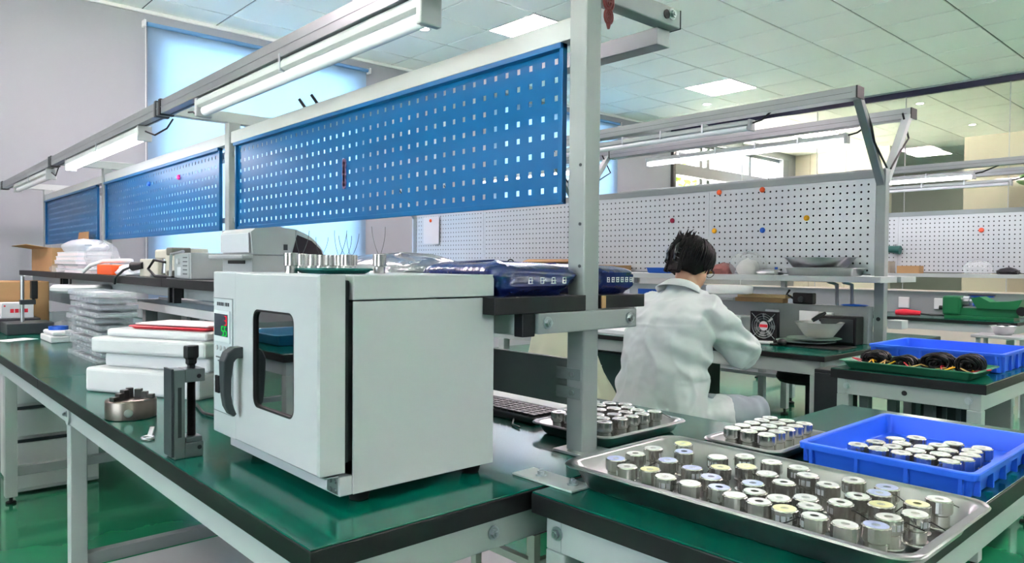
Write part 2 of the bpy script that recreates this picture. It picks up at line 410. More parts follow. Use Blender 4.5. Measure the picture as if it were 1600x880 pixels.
# window wall with three openings
W = [(2.36, 4.70, 0.85, 3.52), (6.95, 9.60, 0.85, 3.52), (11.36, 15.75, 2.05, 3.62)]
m = MB(); xs = X0 - 0.2
for x0, x1, z0, z1 in W:
    m.box(xs, x0, YW, YW + 0.22, 0, ZC + .1); m.box(x0, x1, YW, YW + 0.22, 0, z0); m.box(x0, x1, YW, YW + 0.22, z1, ZC + .1); xs = x1
m.box(xs, XB + 4.2, YW, YW + 0.22, 0, ZC + .1)
tag(m.build('wall_window_side', WALL), 'plain off-white wall with the tall blinds', kind='structure')
m = MB(); ys_ = Y0
for yc in (1.6,):
    m.box(X0 - .2, X0, ys_, yc - 1.7, 0, ZC + .1); m.box(X0 - .2, X0, yc - 1.7, yc + 1.7, 0, .9); m.box(X0 - .2, X0, yc - 1.7, yc + 1.7, 3.3, ZC + .1); ys_ = yc + 1.7
m.box(X0 - .2, X0, ys_, YW, 0, ZC + .1)
tag(m.build('wall_left', WALL), 'white wall with windows left of the benches', kind='structure')
for n, yc in enumerate((1.6,)):
    wo = thing('window_%d' % (n + 4), None, None, (X0 - .1, yc, .9)); tag(wo, 'tall clear window in the wall left of the viewer', kind='structure')
    for q in ((yc - 1.7, yc - 1.63, .9, 3.3), (yc + 1.63, yc + 1.7, .9, 3.3), (yc - .03, yc + .03, .97, 3.23), (yc - 1.63, yc + 1.63, .9, .97), (yc - 1.63, yc + 1.63, 3.23, 3.3)): B('window_frame', WHITEP, wo, X0 - .14, X0 - .07, *q)
    for a, b in ((yc - 1.63, yc - .03), (yc + .03, yc + 1.63)): B('pane', GLASS, wo, X0 - .11, X0 - .104, a, b, .97, 3.23, 0)
m = MB().box(X0 - .2, XB + 4.2, Y0 - .2, Y0, 0, 2.97).box(X0 - .2, XB + 4.2, Y0 - .2, Y0, 3.57, ZC + .1).box(X0 - .2, -3.0, Y0 - .2, Y0, 2.97, 3.57).box(14.0, XB + 4.2, Y0 - .2, Y0, 2.97, 3.57)
tag(m.build('wall_back', WALL), 'plain wall behind the viewer with an added high window strip', kind='structure')
for n in range(5):  # unseen strip windows, added so light from the paving lifts the ceiling
    xa, xb = -3.0 + 3.4 * n, -3.0 + 3.4 * (n + 1)
    wo = thing('window_%d' % (n + 5), None, None, ((xa + xb) / 2, Y0 - .1, 2.97)); tag(wo, 'added high strip window behind the viewer, brightening the ceiling', kind='structure')
    for q in ((xa, xa + .04, 2.97, 3.57), (xb - .04, xb, 2.97, 3.57), (xa + .04, xb - .04, 2.97, 3.01), (xa + .04, xb - .04, 3.53, 3.57)): B('window_frame', WHITEP, wo, q[0], q[1], Y0 - .14, Y0 - .07, q[2], q[3])
    B('pane', GLASS, wo, xa + .04, xb - .04, Y0 - .11, Y0 - .104, 3.01, 3.53, 0)
# shadow gap cornice on the window wall
tag(MB().box(X0, XG - .05, YW - 0.03, YW, ZC - 0.035, ZC - 0.002).build('trim_1', WHITEP, None, 0.003), 'white edge trim where wall meets ceiling', kind='structure')
for n, (x0, x1, z0, z1) in enumerate(W):
    wo = thing('window_%d' % (n + 1), None, None, ((x0 + x1) / 2, YW + 0.12, z0)); wo['kind'] = 'structure'
    wo['label'] = ['window behind the left blue blind', 'window behind the far blue blind', 'grey framed window with trees outside, beyond the glass'][n]
    f = 0.07; fm = WFRAME; ya, yb = YW + 0.08, YW + 0.15
    if n < 2:
        xm = (x0 + x1) / 2
        for q in ((x0, x0 + f, z0, z1), (x1 - f, x1, z0, z1), (x0, x1, z0, z0 + f), (x0, x1, z1 - f, z1)): B('window_frame', WHITEP, wo, q[0], q[1], ya, yb, q[2], q[3])
        for q in ((x0 + f, x1 - f),): B('pane', GLASS, wo, q[0], q[1], YW + .11, YW + .116, z0 + f, z1 - f, 0)
    else:
        za, zb = 2.92, 3.13            # deep transom
        B('transom', fm, wo, x0, x1, YW - 0.05, YW + 0.16, za, zb)
        for q in ((x0, x0 + f), (x1 - 0.25, x1)): B('jamb', fm, wo, q[0], q[1], YW - 0.02, yb, z0, z1)
        B('window_head', fm, wo, x0, x1, ya, yb, z1 - f, z1); B('window_sill', fm, wo, x0, x1, ya, yb, z0, z0 + f)
        for xm in (12.35, 12.6, 14.2): B('mullion', fm, wo, xm, xm + 0.09, ya, yb, z0, z1)
        for a, b in ((x0 + f, 12.35), (12.44, 12.6), (12.69, 14.2), (14.29, x1 - .25)):
            B('pane', GLASS, wo, a, b, YW + .11, YW + .116, z0 + f, za, 0); B('pane', GLASS, wo, a, b, YW + .11, YW + .116, zb, z1 - f, 0)
for n, (x0, x1, lb) in enumerate([(2.235, 4.815, 'tall pale blue roller blind, fully lowered, left behind the blue pegboard'), (6.85, 9.72, 'tall pale blue roller blind partly hidden behind the near grey post')]):
    t = thing('roller_blind', lb, 'roller blind', ((x0 + x1) / 2, YW - 0.05, 0.8), 'pale blue roller blinds')
    zt = 3.62
    MB().cyl((x0 + .01, YW - .055, zt), (x1 - .01, YW - .055, zt), 0.022, n=16).build('roller', mat('blind_roller', (96, 140, 188), .5), t)
    o = MB().box(x0 + .02, x1 - .02, YW - 0.034, YW - 0.0325, 0.83, zt).build('blind_cloth', 'blind_fabric', t)
    B('bottom_bar', WHITEP, t, x0 + .02, x1 - .02, YW - .04, YW - .026, 0.8, 0.83)
    for xx in (x0 - .025, x1 + .005): B('bracket', WHITEP, t, xx, xx + .02, YW - .085, YW, zt - .035, zt + .035)
    MB().tube([(x0 - .005, YW - .06, zt - .02), (x0 - .005, YW - .055, 1.2)], 0.004, 6).build('pull_chain', WHITEP, t)
# glass partition
gp = thing('wall_partition', None, None, (XG, 2.0, 0)); tag(gp, 'frameless glass partition under a dark navy ceiling beam', kind='structure')
B('top_rail', NAVY, gp, XG - 0.03, XG + 0.03, Y0, YW, ZC - 0.10, ZC, 0.003)
B('ceiling_strip', PAINT, gp, XG - 0.06, XG - 0.03, Y0, YW, ZC - 0.02, ZC, 0)
B('lower_panel', BEIGE, gp, XG - 0.03, XG + 0.03, Y0, YW, 0, 0.9, 0.002)
B('end_frame', mat('dark_frame', (48, 46, 46), .4), gp, XG - 0.025, XG + 0.025, YW - 0.06, YW, 0.9, ZC - .1)
js = [YW - .06, 6.6, 5.3, 4.0, 2.72, 1.42, 0.1, -1.2, -2.5, Y0]
for a, b in zip(js[1:], js[:-1]): B('pane', PGLASS, gp, XG - .006, XG + .006, a + .006, b - .006, 0.9, ZC - .1, 0)
for a in js[1:-1]: B('joint', GREYP, gp, XG - .007, XG + .007, a - .0055, a + .0055, 0.9, ZC - .1, 0)
# far wall of the glazed room, opening into a grey room beyond
oy0, oy1 = 4.62, 6.0
m = MB().box(XB, XB + 0.15, Y0, oy0, 0, ZC + .1).box(XB, XB + .15, oy1, YW, 0, ZC + .1)
wf = m.build('wall_far', BEIGE); tag(wf, 'cream panelled wall beyond the glass', kind='structure')
for yy in (7.7, 6.9, 3.45, 2.2, 1.0): B('panel_joint', mat('joint_grey', (176, 168, 152), .6), wf, XB - .004, XB, yy - .008, yy + .008, 0, ZC, 0)
GREYW = mat('grey_room_wall', (176, 180, 176), 0.5)
m = MB().box(XB + 4.0, XB + 4.2, 3.0, YW, 0, ZC + .1).box(XB + .15, XB + 4.0, 2.9, 3.0, 0, ZC + .1)
tag(m.build('wall_inner_room', GREYW), 'grey wall of the room beyond the far opening', kind='structure')
t = thing('ceiling_light', 'square ceiling light seen through the far grey opening', 'ceiling light', (17.8, 5.8, ZC - .012), 'square ceiling lights')
B('diffuser', emit_mat('far_panel', (255, 252, 246), 5.0), t, 17.45, 18.15, 5.45, 6.15, ZC - .01, ZC - .004, 0); B('frame', WHITEP, t, 17.43, 18.17, 5.43, 6.17, ZC - .008, ZC - .001)
# trees outside the glazed window
LEAF = bpy.data.materials.new('leaf_green'); LEAF.use_nodes = True; nt_ = LEAF.node_tree; nt_.nodes.clear()
lo_ = nt_.nodes.new('ShaderNodeOutputMaterial'); lm_ = nt_.nodes.new('ShaderNodeMixShader'); lt_ = nt_.nodes.new('ShaderNodeBsdfTranslucent'); ld_ = nt_.nodes.new('ShaderNodeBsdfDiffuse'); ln_ = nt_.nodes.new('ShaderNodeTexNoise'); lr_ = nt_.nodes.new('ShaderNodeMixRGB')
ln_.inputs['Scale'].default_value = 3.0; lr_.inputs[1].default_value = srgb(62, 100, 24); lr_.inputs[2].default_value = srgb(120, 150, 48); lm_.inputs[0].default_value = 0.5
nt_.links.new(ln_.outputs['Fac'], lr_.inputs[0]); nt_.links.new(lr_.outputs[0], lt_.inputs[0]); nt_.links.new(lr_.outputs[0], ld_.inputs[0]); nt_.links.new(lt_.outputs[0], lm_.inputs[1]); nt_.links.new(ld_.outputs[0], lm_.inputs[2]); nt_.links.new(lm_.outputs[0], lo_.inputs[0])
BARK = mat('bark', (92, 76, 60), 0.85, noise_amt=0.3)
for n, (cx, cy, h, lb) in enumerate([(14.6, 13.5, 5.2, 'light green leafy tree outside the left window panes'), (19.5, 14.5, 5.0, 'light green leafy tree outside the right window panes')]):
    t = thing('tree', lb, 'tree', (cx, cy, -0.4), 'trees outside the window')
    MB().tube([(cx, cy, -.4), (cx + .1, cy, 1.5), (cx - .05, cy + .1, h * .8)], [.16, .13, .05], 10).build('trunk', BARK, t)
    m = MB(); rnd = random.Random(n)
    for q in range(900):
        d = Vector((rnd.gauss(0, 1), rnd.gauss(0, 1), rnd.gauss(0, 1))).normalized() * (rnd.random() ** .4)
        c = Vector((cx + d.x * 2.1, cy + d.y * 1.6, h * .62 + d.z * h * .36)); a = Vector((rnd.gauss(0, 1), rnd.gauss(0, 1), rnd.gauss(0, 1))).normalized(); b = a.orthogonal().normalized() * .1
        m.add([c - a * .16, c + b, c + a * .16, c - b], [(0, 1, 2, 3)])
    tag(m.build('crown', LEAF, t), kind='stuff')
tag(MB().box(-40, 45, YW + .25, 60, -0.6, -0.4).box(-40, X0 - .22, -40, YW + .25, -0.6, -0.4).box(X0 - .22, 45, -40, Y0 - .22, -0.6, -0.4).build('ground_outside', mat('outside_paving', (205, 204, 200), .9)), 'pale paving outside the windows', kind='structure')
# ================================================================== near bench row
def bolt(parent, c, ax, r=0.011, name='bolt'):
    """hex bolt head with washer, sticking out along ax"""
    c, ax = Vector(c), Vector(ax); m = MB()
    m.cyl(c, c + ax * 0.003, r * 1.15, n=20); m.cyl(c + ax * 0.003, c + ax * 0.010, r * 0.78, n=6, smooth=False); m.cyl(c + ax * .010, c + ax * .013, r * .4, n=12)
    return m.build(name, ZINC, parent)
def worktop(parent, x0, x1, y0, y1, zt=0.75, th=0.042):
    w_ = B('worktop', TOPK, parent, x0, x1, y0, y1, zt - th, zt - 0.003, 0.002)
    B('green_laminate', TOPG, w_, x0 + .0015, x1 - .0015, y0 + .0015, y1 - .0015, zt - 0.003, zt, 0.0008)
    return w_
def lamp(parent, x, y0, y1, z, lit, clips=3, name='lamp'):
    """tube fitting hung under a rail: housing, tube, end caps, clips"""
    h = MB(); pr = [(-.030, .024), (-.022, .034), (.022, .034), (.030, .024), (.030, .006), (.020, 0), (-.020, 0), (-.030, .006)]
    h.loft([[Vector((x + a, yy, z + b)) for a, b in pr] for yy in (y0, y1)], True)
    ho = h.build(name, PAINTL, parent, 0.001)
    MB().cyl((x, y0 + .02, z - .012), (x, y1 - .02, z - .012), 0.019, n=18).build('tube', TUBE if lit else TUBEOFF, ho)
    for yy in (y0 - .012, y1 - .008): B('end_cap', GREYP, ho, x - .031, x + .031, yy, yy + .02, z - .034, z + .036, .004)
    for q in range(clips):
        yy = y0 + (y1 - y0) * (q + 1) / (clips + 1); B('clip', ZINC, ho, x - .033, x + .033, yy - .006, yy + .006, z - .004, z + .05, .001)
    return ho
bx0, bx1, by0, by1 = 0.53, 1.88, 1.05, 7.70
R1 = thing('workbench', 'long double-sided green workbench with blue perforated boards and lamp rail', 'workbench', (1.2, 4.4, 0), None)
for a, b in ((1.05, 3.30), (3.302, 5.50), (5.502, 7.70)): worktop(R1, bx0, bx1, a, b)
# aprons
for xx in (0.555, 1.815): B('apron', PAINTL, R1, xx, xx + .04, 1.09, 7.66, .638, .707, .002)
LEGY = [1.08, 2.86, 4.30, 5.9, 7.55]
for yy in LEGY:
    B('cross_apron', PAINTL if yy < 1.2 else PAINT, R1, .56, 1.85, yy, yy + .04, .638, .707, .002)
    for xx in (0.553, 1.805):
        lg = B('leg', PAINTL, R1, xx, xx + .052, yy - .005, yy + .05, .035, .637, .003)
        MB().lathe([(.022, 0), (.024, .004), (.022, .010), (.008, .012), (.008, .038)], (xx + .026, yy + .022, 0), 16).build('levelling_foot', RUBBER, lg)
    B('stretcher', PAINT, R1, .605, 1.805, yy + .002, yy + .042, .135, .18, .002)
MB().cyl((.548, 2.885, .668), (.554, 2.885, .668), .03, n=24).build('bracket_disc', PAINTL, R1); bolt(R1, (.548, 2.885, .675), (-1, 0, 0), .009)
bolt(R1, (.935, 1.078, .672), (0, -1, 0), .012)
bolt(R1, (.60, 1.078, .672), (0, -1, 0), .012)
B('lower_shelf', GREYP, R1, .60, 1.8, 1.13, 2.84, .12, .14, .002)
# posts, arms
PY = [1.185, 3.365, 5.59, 7.64]; PX = 1.31
for n, yy in enumerate(PY):
    p = B('post', PAINT, R1, PX - .027, PX + .027, yy - .027, yy + .027, .752, 1.845, .004)
    B('post_foot', PAINT, p, PX - .05, PX + .05, yy - .05, yy + .05, .751, .757, .001)
    a = B('arm', PAINTL if n else PAINT, R1, 1.005, 1.665, yy - .022, yy + .022, 1.842, 1.892, .003)
    MB().cyl((1.6, yy - .0225, 1.867), (1.6, yy - .026, 1.867), .012, n=18).build('end_plug', BLACK, a)
    B('end_cap', BLACK, a, 1.665, 1.668, yy - .0225, yy + .0225, 1.8415, 1.8925, .001)
bolt(R1, (1.625, 1.163, 1.872), (0, -1, 0), .013)
for q in (1.44, 1.30, 1.20): MB().cyl((PX - .0275, 1.172, q), (PX - .029, 1.172, q), .004, n=10).build('slot_hole', DARK, R1)
# lamp rails on both sides
RX = 1.0
for n, (a, b) in enumerate(((1.19, 3.30), (3.33, 5.56), (5.60, 7.62))):
    r = B('lamp_rail', ALU, R1, RX - .028, RX + .022, a, b, 1.828, 1.886, .002)
    B('rail_slot', DARK, r, RX + .004, RX + .012, a + .01, b - .01, 1.8265, 1.8285, 0)
    B('rail_rib', ALU, r, RX - .0295, RX - .0278, a, b, 1.855, 1.858, 0)
    r2 = B('lamp_rail', ALU, R1, 1.60, 1.655, a, b, 1.795, 1.841, .002)
for yy in (3.315, 5.58, 7.63):
    for dy in (-.03, .03): B('rail_joiner', BLACK if dy < 0 else DARK, R1, RX - .032, RX + .026, yy + dy - .012, yy + dy + .012, 1.823, 1.892, .002)
lamp(R1, 1.003, 1.40, 2.86, 1.790, False, 1); lamp(R1, 1.003, 3.62, 5.12, 1.790, True, 1); lamp(R1, 1.003, 5.72, 7.0, 1.790, False, 1)
for pts in (((1.003, 2.88, 1.80), (1.0, 2.95, 1.785), (1.03, 3.05, 1.81), (1.06, 3.2, 1.835)), ((1.003, 3.6, 1.80), (1.02, 3.52, 1.775), (1.05, 3.45, 1.80), (1.06, 3.4, 1.835)), ((1.003, 5.70, 1.80), (1.02, 5.66, 1.775), (1.03, 5.62, 1.83))):
    MB().tube(pts, .004, 6).build('lamp_cable', CABLE, R1)
# perforated boards
for n, (a, b) in enumerate(((1.235, 3.275), (3.46, 5.535), (5.745, 7.585))):
    f = PX - .012
    pm = plate_holes('x', f, a + .012, b - .012, 1.366, 1.728, .046, .0455, .0062, .0072)
    po = pm.build('perforated_board', BLUE, R1); solidify(po, .0015)
    for q in ((a, a + .012, 1.355, 1.742), (b - .012, b, 1.355, 1.742)): B('board_flange', BLUE, po, f - .014, f + .002, *q, 0.001)
    B('board_flange', BLUE, po, f - .022, f + .002, a, b, 1.728, 1.742, .001); B('board_flange', BLUE, po, f - .008, f + .002, a, b, 1.352, 1.366, .001)
    B('top_beam', PAINTL, R1, PX - .02, PX + .02, PY[n] + .03, PY[n + 1] - .03, 1.748, 1.80, .002)
    for zz in (1.40, 1.70):
        for yy in (PY[n] + .032, PY[n + 1] - .038): B('board_lug', ZINC, R1, PX - .01, PX + .012, yy - .005, yy + .012 + (.0 if n == 0 else .06), zz - .012, zz + .012, .001)
# upper shelf, in boards either side of the posts
for n, (a, b) in enumerate(((1.15, 3.36), (3.362, 5.56), (5.562, 6.95))):
    s = B('shelf_board', TOPK, R1, .998, 1.282, a, b, 1.095, 1.132, .0015)
    s = B('shelf_board', TOPK, R1, 1.338, 1.505, a, b, 1.098, 1.130, .0015)
    B('shelf_beam', PAINTL, R1, 1.085, 1.118, a + .035, b - .02, 1.045, 1.094, .002)
    B('shelf_beam_cap', BLACK, R1, 1.083, 1.12, a + .005, a + .034, 1.043, 1.0945, .002)
    B('shelf_arm', PAINT, R1, 1.122, 1.468, a - .005, a + .035, 1.048, 1.0945, .003)
bolt(R1, (1.148, 1.145, 1.073), (0, -1, 0), .012); bolt(R1, (1.438, 1.145, 1.072), (0, -1, 0), .012)
B('shelf_edge', CARD, R1, 1.338, 1.352, 1.1485, 1.152, 1.099, 1.129, 0)
for yy in (3.2, 3.26, 5.35, 5.42):
    B('shelf_bracket', BLACK, R1, 1.0, 1.03, yy, yy + .02, 1.03, 1.094, .001)
# socket panel behind the worktop
for n in range(3):
    B('rear_panel', PAINTD, R1, PX - .008, PX + .008, PY[n] + .03, PY[n + 1] - .03, .858, .972, .002)
for zz in (.895, .94):
    lug = B('panel_lug', PAINTD, R1, PX - .0295, PX - .0275, 1.165, 1.245, zz - .014, zz + .014, .001)
    MB().cyl((PX - .0295, 1.19, zz), (PX - .033, 1.19, zz), .006, n=14).build('screw', ZINC, lug)
for yy in (2.6, 3.9, 4.7):
    B('socket_outlet', WHITEP, R1, PX - .03, PX - .009, yy, yy + .085, .87, .955, .004)

# trimming on the blue boards (magnets, charm, strip)
def magnet(c, m_, lb, x_dir=-1, r=.014):
    mb = MB(); c = Vector(c); d = Vector((x_dir, 0, 0))
    mb.cyl(c, c + d * .006, r, r * .95, 18); mb.cyl(c + d * .006, c + d * .012, r * .95, r * .6, 18)
    return tag(mb.build('magnet', m_, None), lb, 'magnet', 'round coloured magnets')
fx = PX - .0132
magnet((fx, 4.58, 1.66), BLUEP, 'small round blue magnet on the middle blue board'); magnet((fx, 4.06, 1.655), PINK, 'small round magenta magnet on the middle blue board')
m = MB()
for i in range(9):
    zz = 1.472 + i * .0105; rad = .011 + .003 * math.sin(i * 1.9)
    m.cyl((fx, 2.31, zz + .005), (fx - .004, 2.31, zz + .005), rad, n=12)
tag(m.build('magnetic_strip', mat('mauve_plastic', (136, 104, 138), .5)), 'narrow mauve knobbly strip stuck on the near blue board', 'magnet')
# red paper-cut charm on the near post
t = thing('hanging_charm', 'dark red lattice good-luck charm hanging high on the near post', 'charm', (1.357, 1.155, 1.77))
RC = mat('dark_red_lacquer', (110, 40, 36), .45); m = MB(); cy_ = 1.154
for zz, rad in ((1.872, .019), (1.838, .022), (1.802, .018)):
    for q in (rad, rad * .6):
        m.tube([Vector((1.357 + math.cos(2 * PI * k / 20) * q * .8, cy_, zz + math.sin(2 * PI * k / 20) * q)) for k in range(21)], .0032, 6)
    m.bar((1.357 - rad * .7, cy_, zz), (1.357 + rad * .7, cy_, zz), .004, .004); m.bar((1.357, cy_, zz - rad), (1.357, cy_, zz + rad), .004, .004, (0, 1, 0))
m.build('lattice', RC, t)
mb = MB()
for zz, rad in ((1.872, .0155), (1.838, .018), (1.802, .0145)): mb.cyl((1.357, cy_ + .0015, zz), (1.357, cy_ + .003, zz), rad, n=18)
mb.build('backing', mat('charm_red', (150, 80, 70), .5), t)
MB().cyl((1.357, cy_, 1.787), (1.357, cy_, 1.772), .007, .003, n=10).build('tassel', RC, t)
MB().tube([(1.357, cy_, 1.888), (1.357, cy_, 1.893), (1.357, 1.162, 1.895)], .0015, 5).build('thread', RC, t)
# flat plate joining the two tops
t = thing('joining_plate', 'flat pale steel plate bolted across the joint of the two worktops', 'bracket', (1.09, 1.06, .751))
B('plate', PAINTL, t, 1.05, 1.115, .975, 1.15, .7505, .7545, .0008)
for q in ((1.085, 1.005), (1.083, 1.095)): bolt(t, (q[0], q[1], .7545), (0, 0, 1), .010)

# ------------------------------------------------------------------ side table with the trays
def table(lb, x0, x1, y0, y1, leg=.052, group=None, rear_cols=False):
    t = thing('work_table', lb, 'table', ((x0 + x1) / 2, (y0 + y1) / 2, 0), group)
    worktop(t, x0, x1, y0, y1); i = .022
    for a, b, c, d in ((x0 + i, x1 - i, y0 + i, y0 + i + .04), (x0 + i, x1 - i, y1 - i - .04, y1 - i), (x0 + i, x0 + i + .04, y0 + i + .04, y1 - i - .04), (x1 - i - .04, x1 - i, y0 + i + .04, y1 - i - .04)):
        B('apron', PAINTL, t, a, b, c, d, .638, .707, .002)
    for xx in (x0 + i - .001, x1 - i - leg + .001):
        for yy in (y0 + i - .001, y1 - i - leg + .001):
            lg = B('leg', PAINTL, t, xx, xx + leg, yy, yy + leg, .035, .637, .003)
            MB().lathe([(.022, 0), (.024, .004), (.022, .010), (.008, .012), (.008, .038)], (xx + leg / 2, yy + leg / 2, 0), 16).build('levelling_foot', RUBBER, lg)
    for yy in (y0 + i + .006, y1 - i - .046): B('stretcher', PAINT, t, x0 + i + leg, x1 - i - leg, yy, yy + .04, .14, .18, .002)
    return t
T1 = table('green topped table holding the large steel tray and a blue crate', 1.0, 2.42, .412, 1.038)
bolt(T1, (1.0212, .985, .675), (-1, 0, 0), .012)
bolt(T1, (1.0212, .45, .675), (-1, 0, 0), .012)
MB().cyl((1.0205, .725, .672), (1.0222, .725, .672), .009, n=20).build('cable_hole', BLACK, T1)
for xx, yy in ((1.3, 1.0), (1.55, 1.005)): pass
# dark pedestal under the side table
t = thing('drawer_pedestal', 'dark slate drawer pedestal under the tray table', 'cabinet', (1.45, .9, 0))
SLATE = mat('slate_enamel', (44, 56, 76), .45)
B('body', SLATE, t, 1.12, 1.5, .78, .99, .02, .62, .004)
for z0, z1 in ((.05, .22), (.24, .41), (.43, .60)):
    d = B('drawer', SLATE, t, 1.105, 1.119, .79, .98, z0, z1, .003); B('handle', ZINC, d, 1.092, 1.105, .85, .92, z1 - .035, z1 - .025, .002)
# metal stool beneath
t = thing('metal_stool', 'pale green metal stool frame tucked under the bench end', 'stool', (1.55, 1.6, 0))
PG = mat('pale_green_steel', (172, 190, 168), .4)
sx0, sx1, sy0, sy1 = 1.44, 1.68, 1.48, 1.74
for xx in (sx0, sx1):
    for yy in (sy0, sy1): B('leg', PG, t, xx - .012, xx + .012, yy - .012, yy + .012, 0, .44, .001)
for zz in (.345, .12):
    for yy in (sy0, sy1): B('rail', PG, t, sx0 + .012, sx1 - .012, yy - .011, yy + .011, zz - .011, zz + .011, .001)
    for xx in (sx0, sx1): B('rail', PG, t, xx - .011, xx + .011, sy0 + .012, sy1 - .012, zz - .011, zz + .011, .001)
MB().box(sx0 - .03, sx1 + .03, sy0 - .03, sy1 + .03, .44, .465).build('seat', BLACK, t, .006)
# white drawer cabinet under the far part of the bench
t = thing('drawer_cabinet', 'white drawer cabinet with dark gaps under the bench at far left', 'cabinet', (.78, 4.75, 0))
B('body', FROST if False else WHITEP, t, .615, 1.0, 4.46, 4.95, 0.01, .60, .004)
for z0, z1 in ((.03, .27), (.30, .44), (.47, .585)):
    d = B('drawer', WHITEP, t, .62, .995, 4.435, 4.458, z0, z1, .006); B('pull', DARK, d, .62, .995, 4.425, 4.435, z1 + .002, z1 + .018, .001)
# ================================================================== drying oven
OV = thing('drying_oven', 'cream bench-top drying oven with glass door and digital display', 'oven', (.84, 1.45, .75))
ox0, ox1, oy0_, oy1_, oz0, oz1 = .687, 1.03, 1.19, 1.71, .772, 1.18
# body shell, hollow behind the door
m = MB(); t_ = .004
m.box(ox0, ox1, oy0_, oy0_ + t_, oz0, 1.131).box(ox0, ox1, oy1_ - t_, oy1_, oz0, 1.131).box(ox1 - t_, ox1, oy0_ + t_, oy1_ - t_, oz0, 1.131).box(ox0, ox1 - t_, oy0_ + t_, oy1_ - t_, oz0, oz0 + t_)
m.build('body', OVEN, OV, .0012)
B('top_cover', OVEN, OV, ox0, ox1, oy0_, oy1_, 1.1335, oz1, .002)
B('front_frame', OVEN, OV, .66, ox0, oy0_ + .002, oy1_, oz0, .808, .002)
ch = MB(); cy0, cy1, cz0, cz1 = 1.225, 1.555, .83, 1.13
ch.box(.90, .904, cy0, cy1, cz0, cz1).box(.69, .90, cy0 - .004, cy0, cz0, cz1).box(.69, .90, cy1, cy1 + .004, cz0, cz1).box(.69, .90, cy0, cy1, cz0 - .004, cz0).box(.69, .90, cy0, cy1, cz1, cz1 + .004)
ch.build('chamber', mat('oven_chamber', (92, 96, 100), .5), OV)
B('chamber_rack', STEEL, OV, .70, .895, cy0 + .002, cy1 - .002, .93, .934, 0)
# door with rounded window
dx0, dx1, dy0, dy1, dz0, dz1 = .617, .671, 1.192, 1.572, .815, 1.181
wy0, wy1, wz0, wz1, wr = 1.288, 1.478, .903, 1.106, .022
def rr_yz(y0, y1, z0, z1, r, x, n=6):
    return [Vector((x, q.x, q.y)) for q in rr(y0, y1, z0, z1, r, 0, n)]
def door_ring(r_, x): return rr_yz(dy0, dy1, dz0, dz1, r_, x)
inn = rr_yz(wy0, wy1, wz0, wz1, wr, dx0); inb = rr_yz(wy0, wy1, wz0, wz1, wr, dx1)
out_f = door_ring(.001, dx0 + .004); out_ff = rr_yz(dy0 + .004, dy1 - .004, dz0 + .004, dz1 - .004, .001, dx0); out_b = door_ring(.001, dx1)
MB().loft([inb, inn, out_ff, out_f, out_b, inb], False).build('door', OVEN, OV)
door = [c for c in OV.children if c.name.startswith('door')][0]
MB().loft([rr_yz(wy0 + .0003, wy1 - .0003, wz0 + .0003, wz1 - .0003, wr, dx0 + .006), rr_yz(wy0 + .0003, wy1 - .0003, wz0 + .0003, wz1 - .0003, wr, dx0 + .010)]).build('window_pane', OGLASS, door)
ga = rr_yz(wy0 - .0, wy1 + .0, wz0 - .0, wz1 + .0, wr, dx0 + .0005); gb = rr_yz(wy0 + .004, wy1 - .004, wz0 + .004, wz1 - .004, wr - .004, dx0 + .0005)
gc = [q + Vector((.006, 0, 0)) for q in gb]
MB().loft([ga, gb, gc], False).build('window_gasket', BLACK, door)
B('door_seal', OVEND, OV, dx1, ox0 - .001, dy0 + .012, 1.56, .83, 1.17, .002)
# control column
B('control_column', OVEN, OV, .621, ox0 - .001, 1.578, 1.710, .812, 1.181, .003)
cp = B('control_panel', mat('control_foil', (188, 196, 200), .35), OV, .6195, .6212, 1.592, 1.702, .862, 1.122, .0006)
B('foil_border', mat('foil_line', (110, 120, 124), .4), cp, .6192, .6196, 1.592, 1.594, .862, 1.122, 0); B('foil_border', 'foil_line', cp, .6192, .6196, 1.592, 1.702, 1.120, 1.122, 0); B('foil_border', 'foil_line', cp, .6192, .6196, 1.592, 1.702, .862, .864, 0)
for i in range(7): B('print_mark', DARK, cp, .6190, .6195, 1.612 + i * .0105, 1.612 + i * .0105 + (.0075 if i != 2 else .003), 1.104, 1.112, 0)
ds = B('display_bezel', mat('bezel_grey', (206, 212, 214), .3), cp, .6165, .6195, 1.604, 1.696, 1.022, 1.094, .001)
B('display', mat('display_smoke', (44, 56, 66), .12), ds, .6158, .6166, 1.612, 1.690, 1.036, 1.086, 0)
GD = emit_mat('green_led', (20, 240, 70), 0.16); RD = emit_mat('red_led', (255, 36, 60), 0.2)
SEG = {'3': 'abgcd', '5': 'afgcd'}
def digit(parent, ch_, yr, z0, h, wd, m_, name):
    """seven-segment digit read from the -X side: right hand is smaller Y"""
    s_ = .0016; mb = MB(); x0, x1 = .6150, .6158
    hs = {'a': z0 + h, 'g': z0 + h / 2, 'd': z0}
    for q in SEG[ch_]:
        if q in hs: mb.box(x0, x1, yr + s_ * .5, yr + wd - s_ * .5, hs[q] - s_ / 2, hs[q] + s_ / 2)
        if q == 'b': mb.box(x0, x1, yr - s_ / 2, yr + s_ / 2, z0 + h / 2, z0 + h)
        if q == 'c': mb.box(x0, x1, yr - s_ / 2, yr + s_ / 2, z0, z0 + h / 2)
        if q == 'f': mb.box(x0, x1, yr + wd - s_ / 2, yr + wd + s_ / 2, z0 + h / 2, z0 + h)
        if q == 'e': mb.box(x0, x1, yr + wd - s_ / 2, yr + wd + s_ / 2, z0, z0 + h / 2)
    mb.build(name, m_, parent)
digit(ds, '3', 1.618, 1.062, .020, .0105, RD, 'red_digit')
digit(ds, '5', 1.618, 1.0385, .020, .0105, GD, 'green_digit'); digit(ds, '5', 1.6345, 1.0385, .020, .0105, GD, 'green_digit')
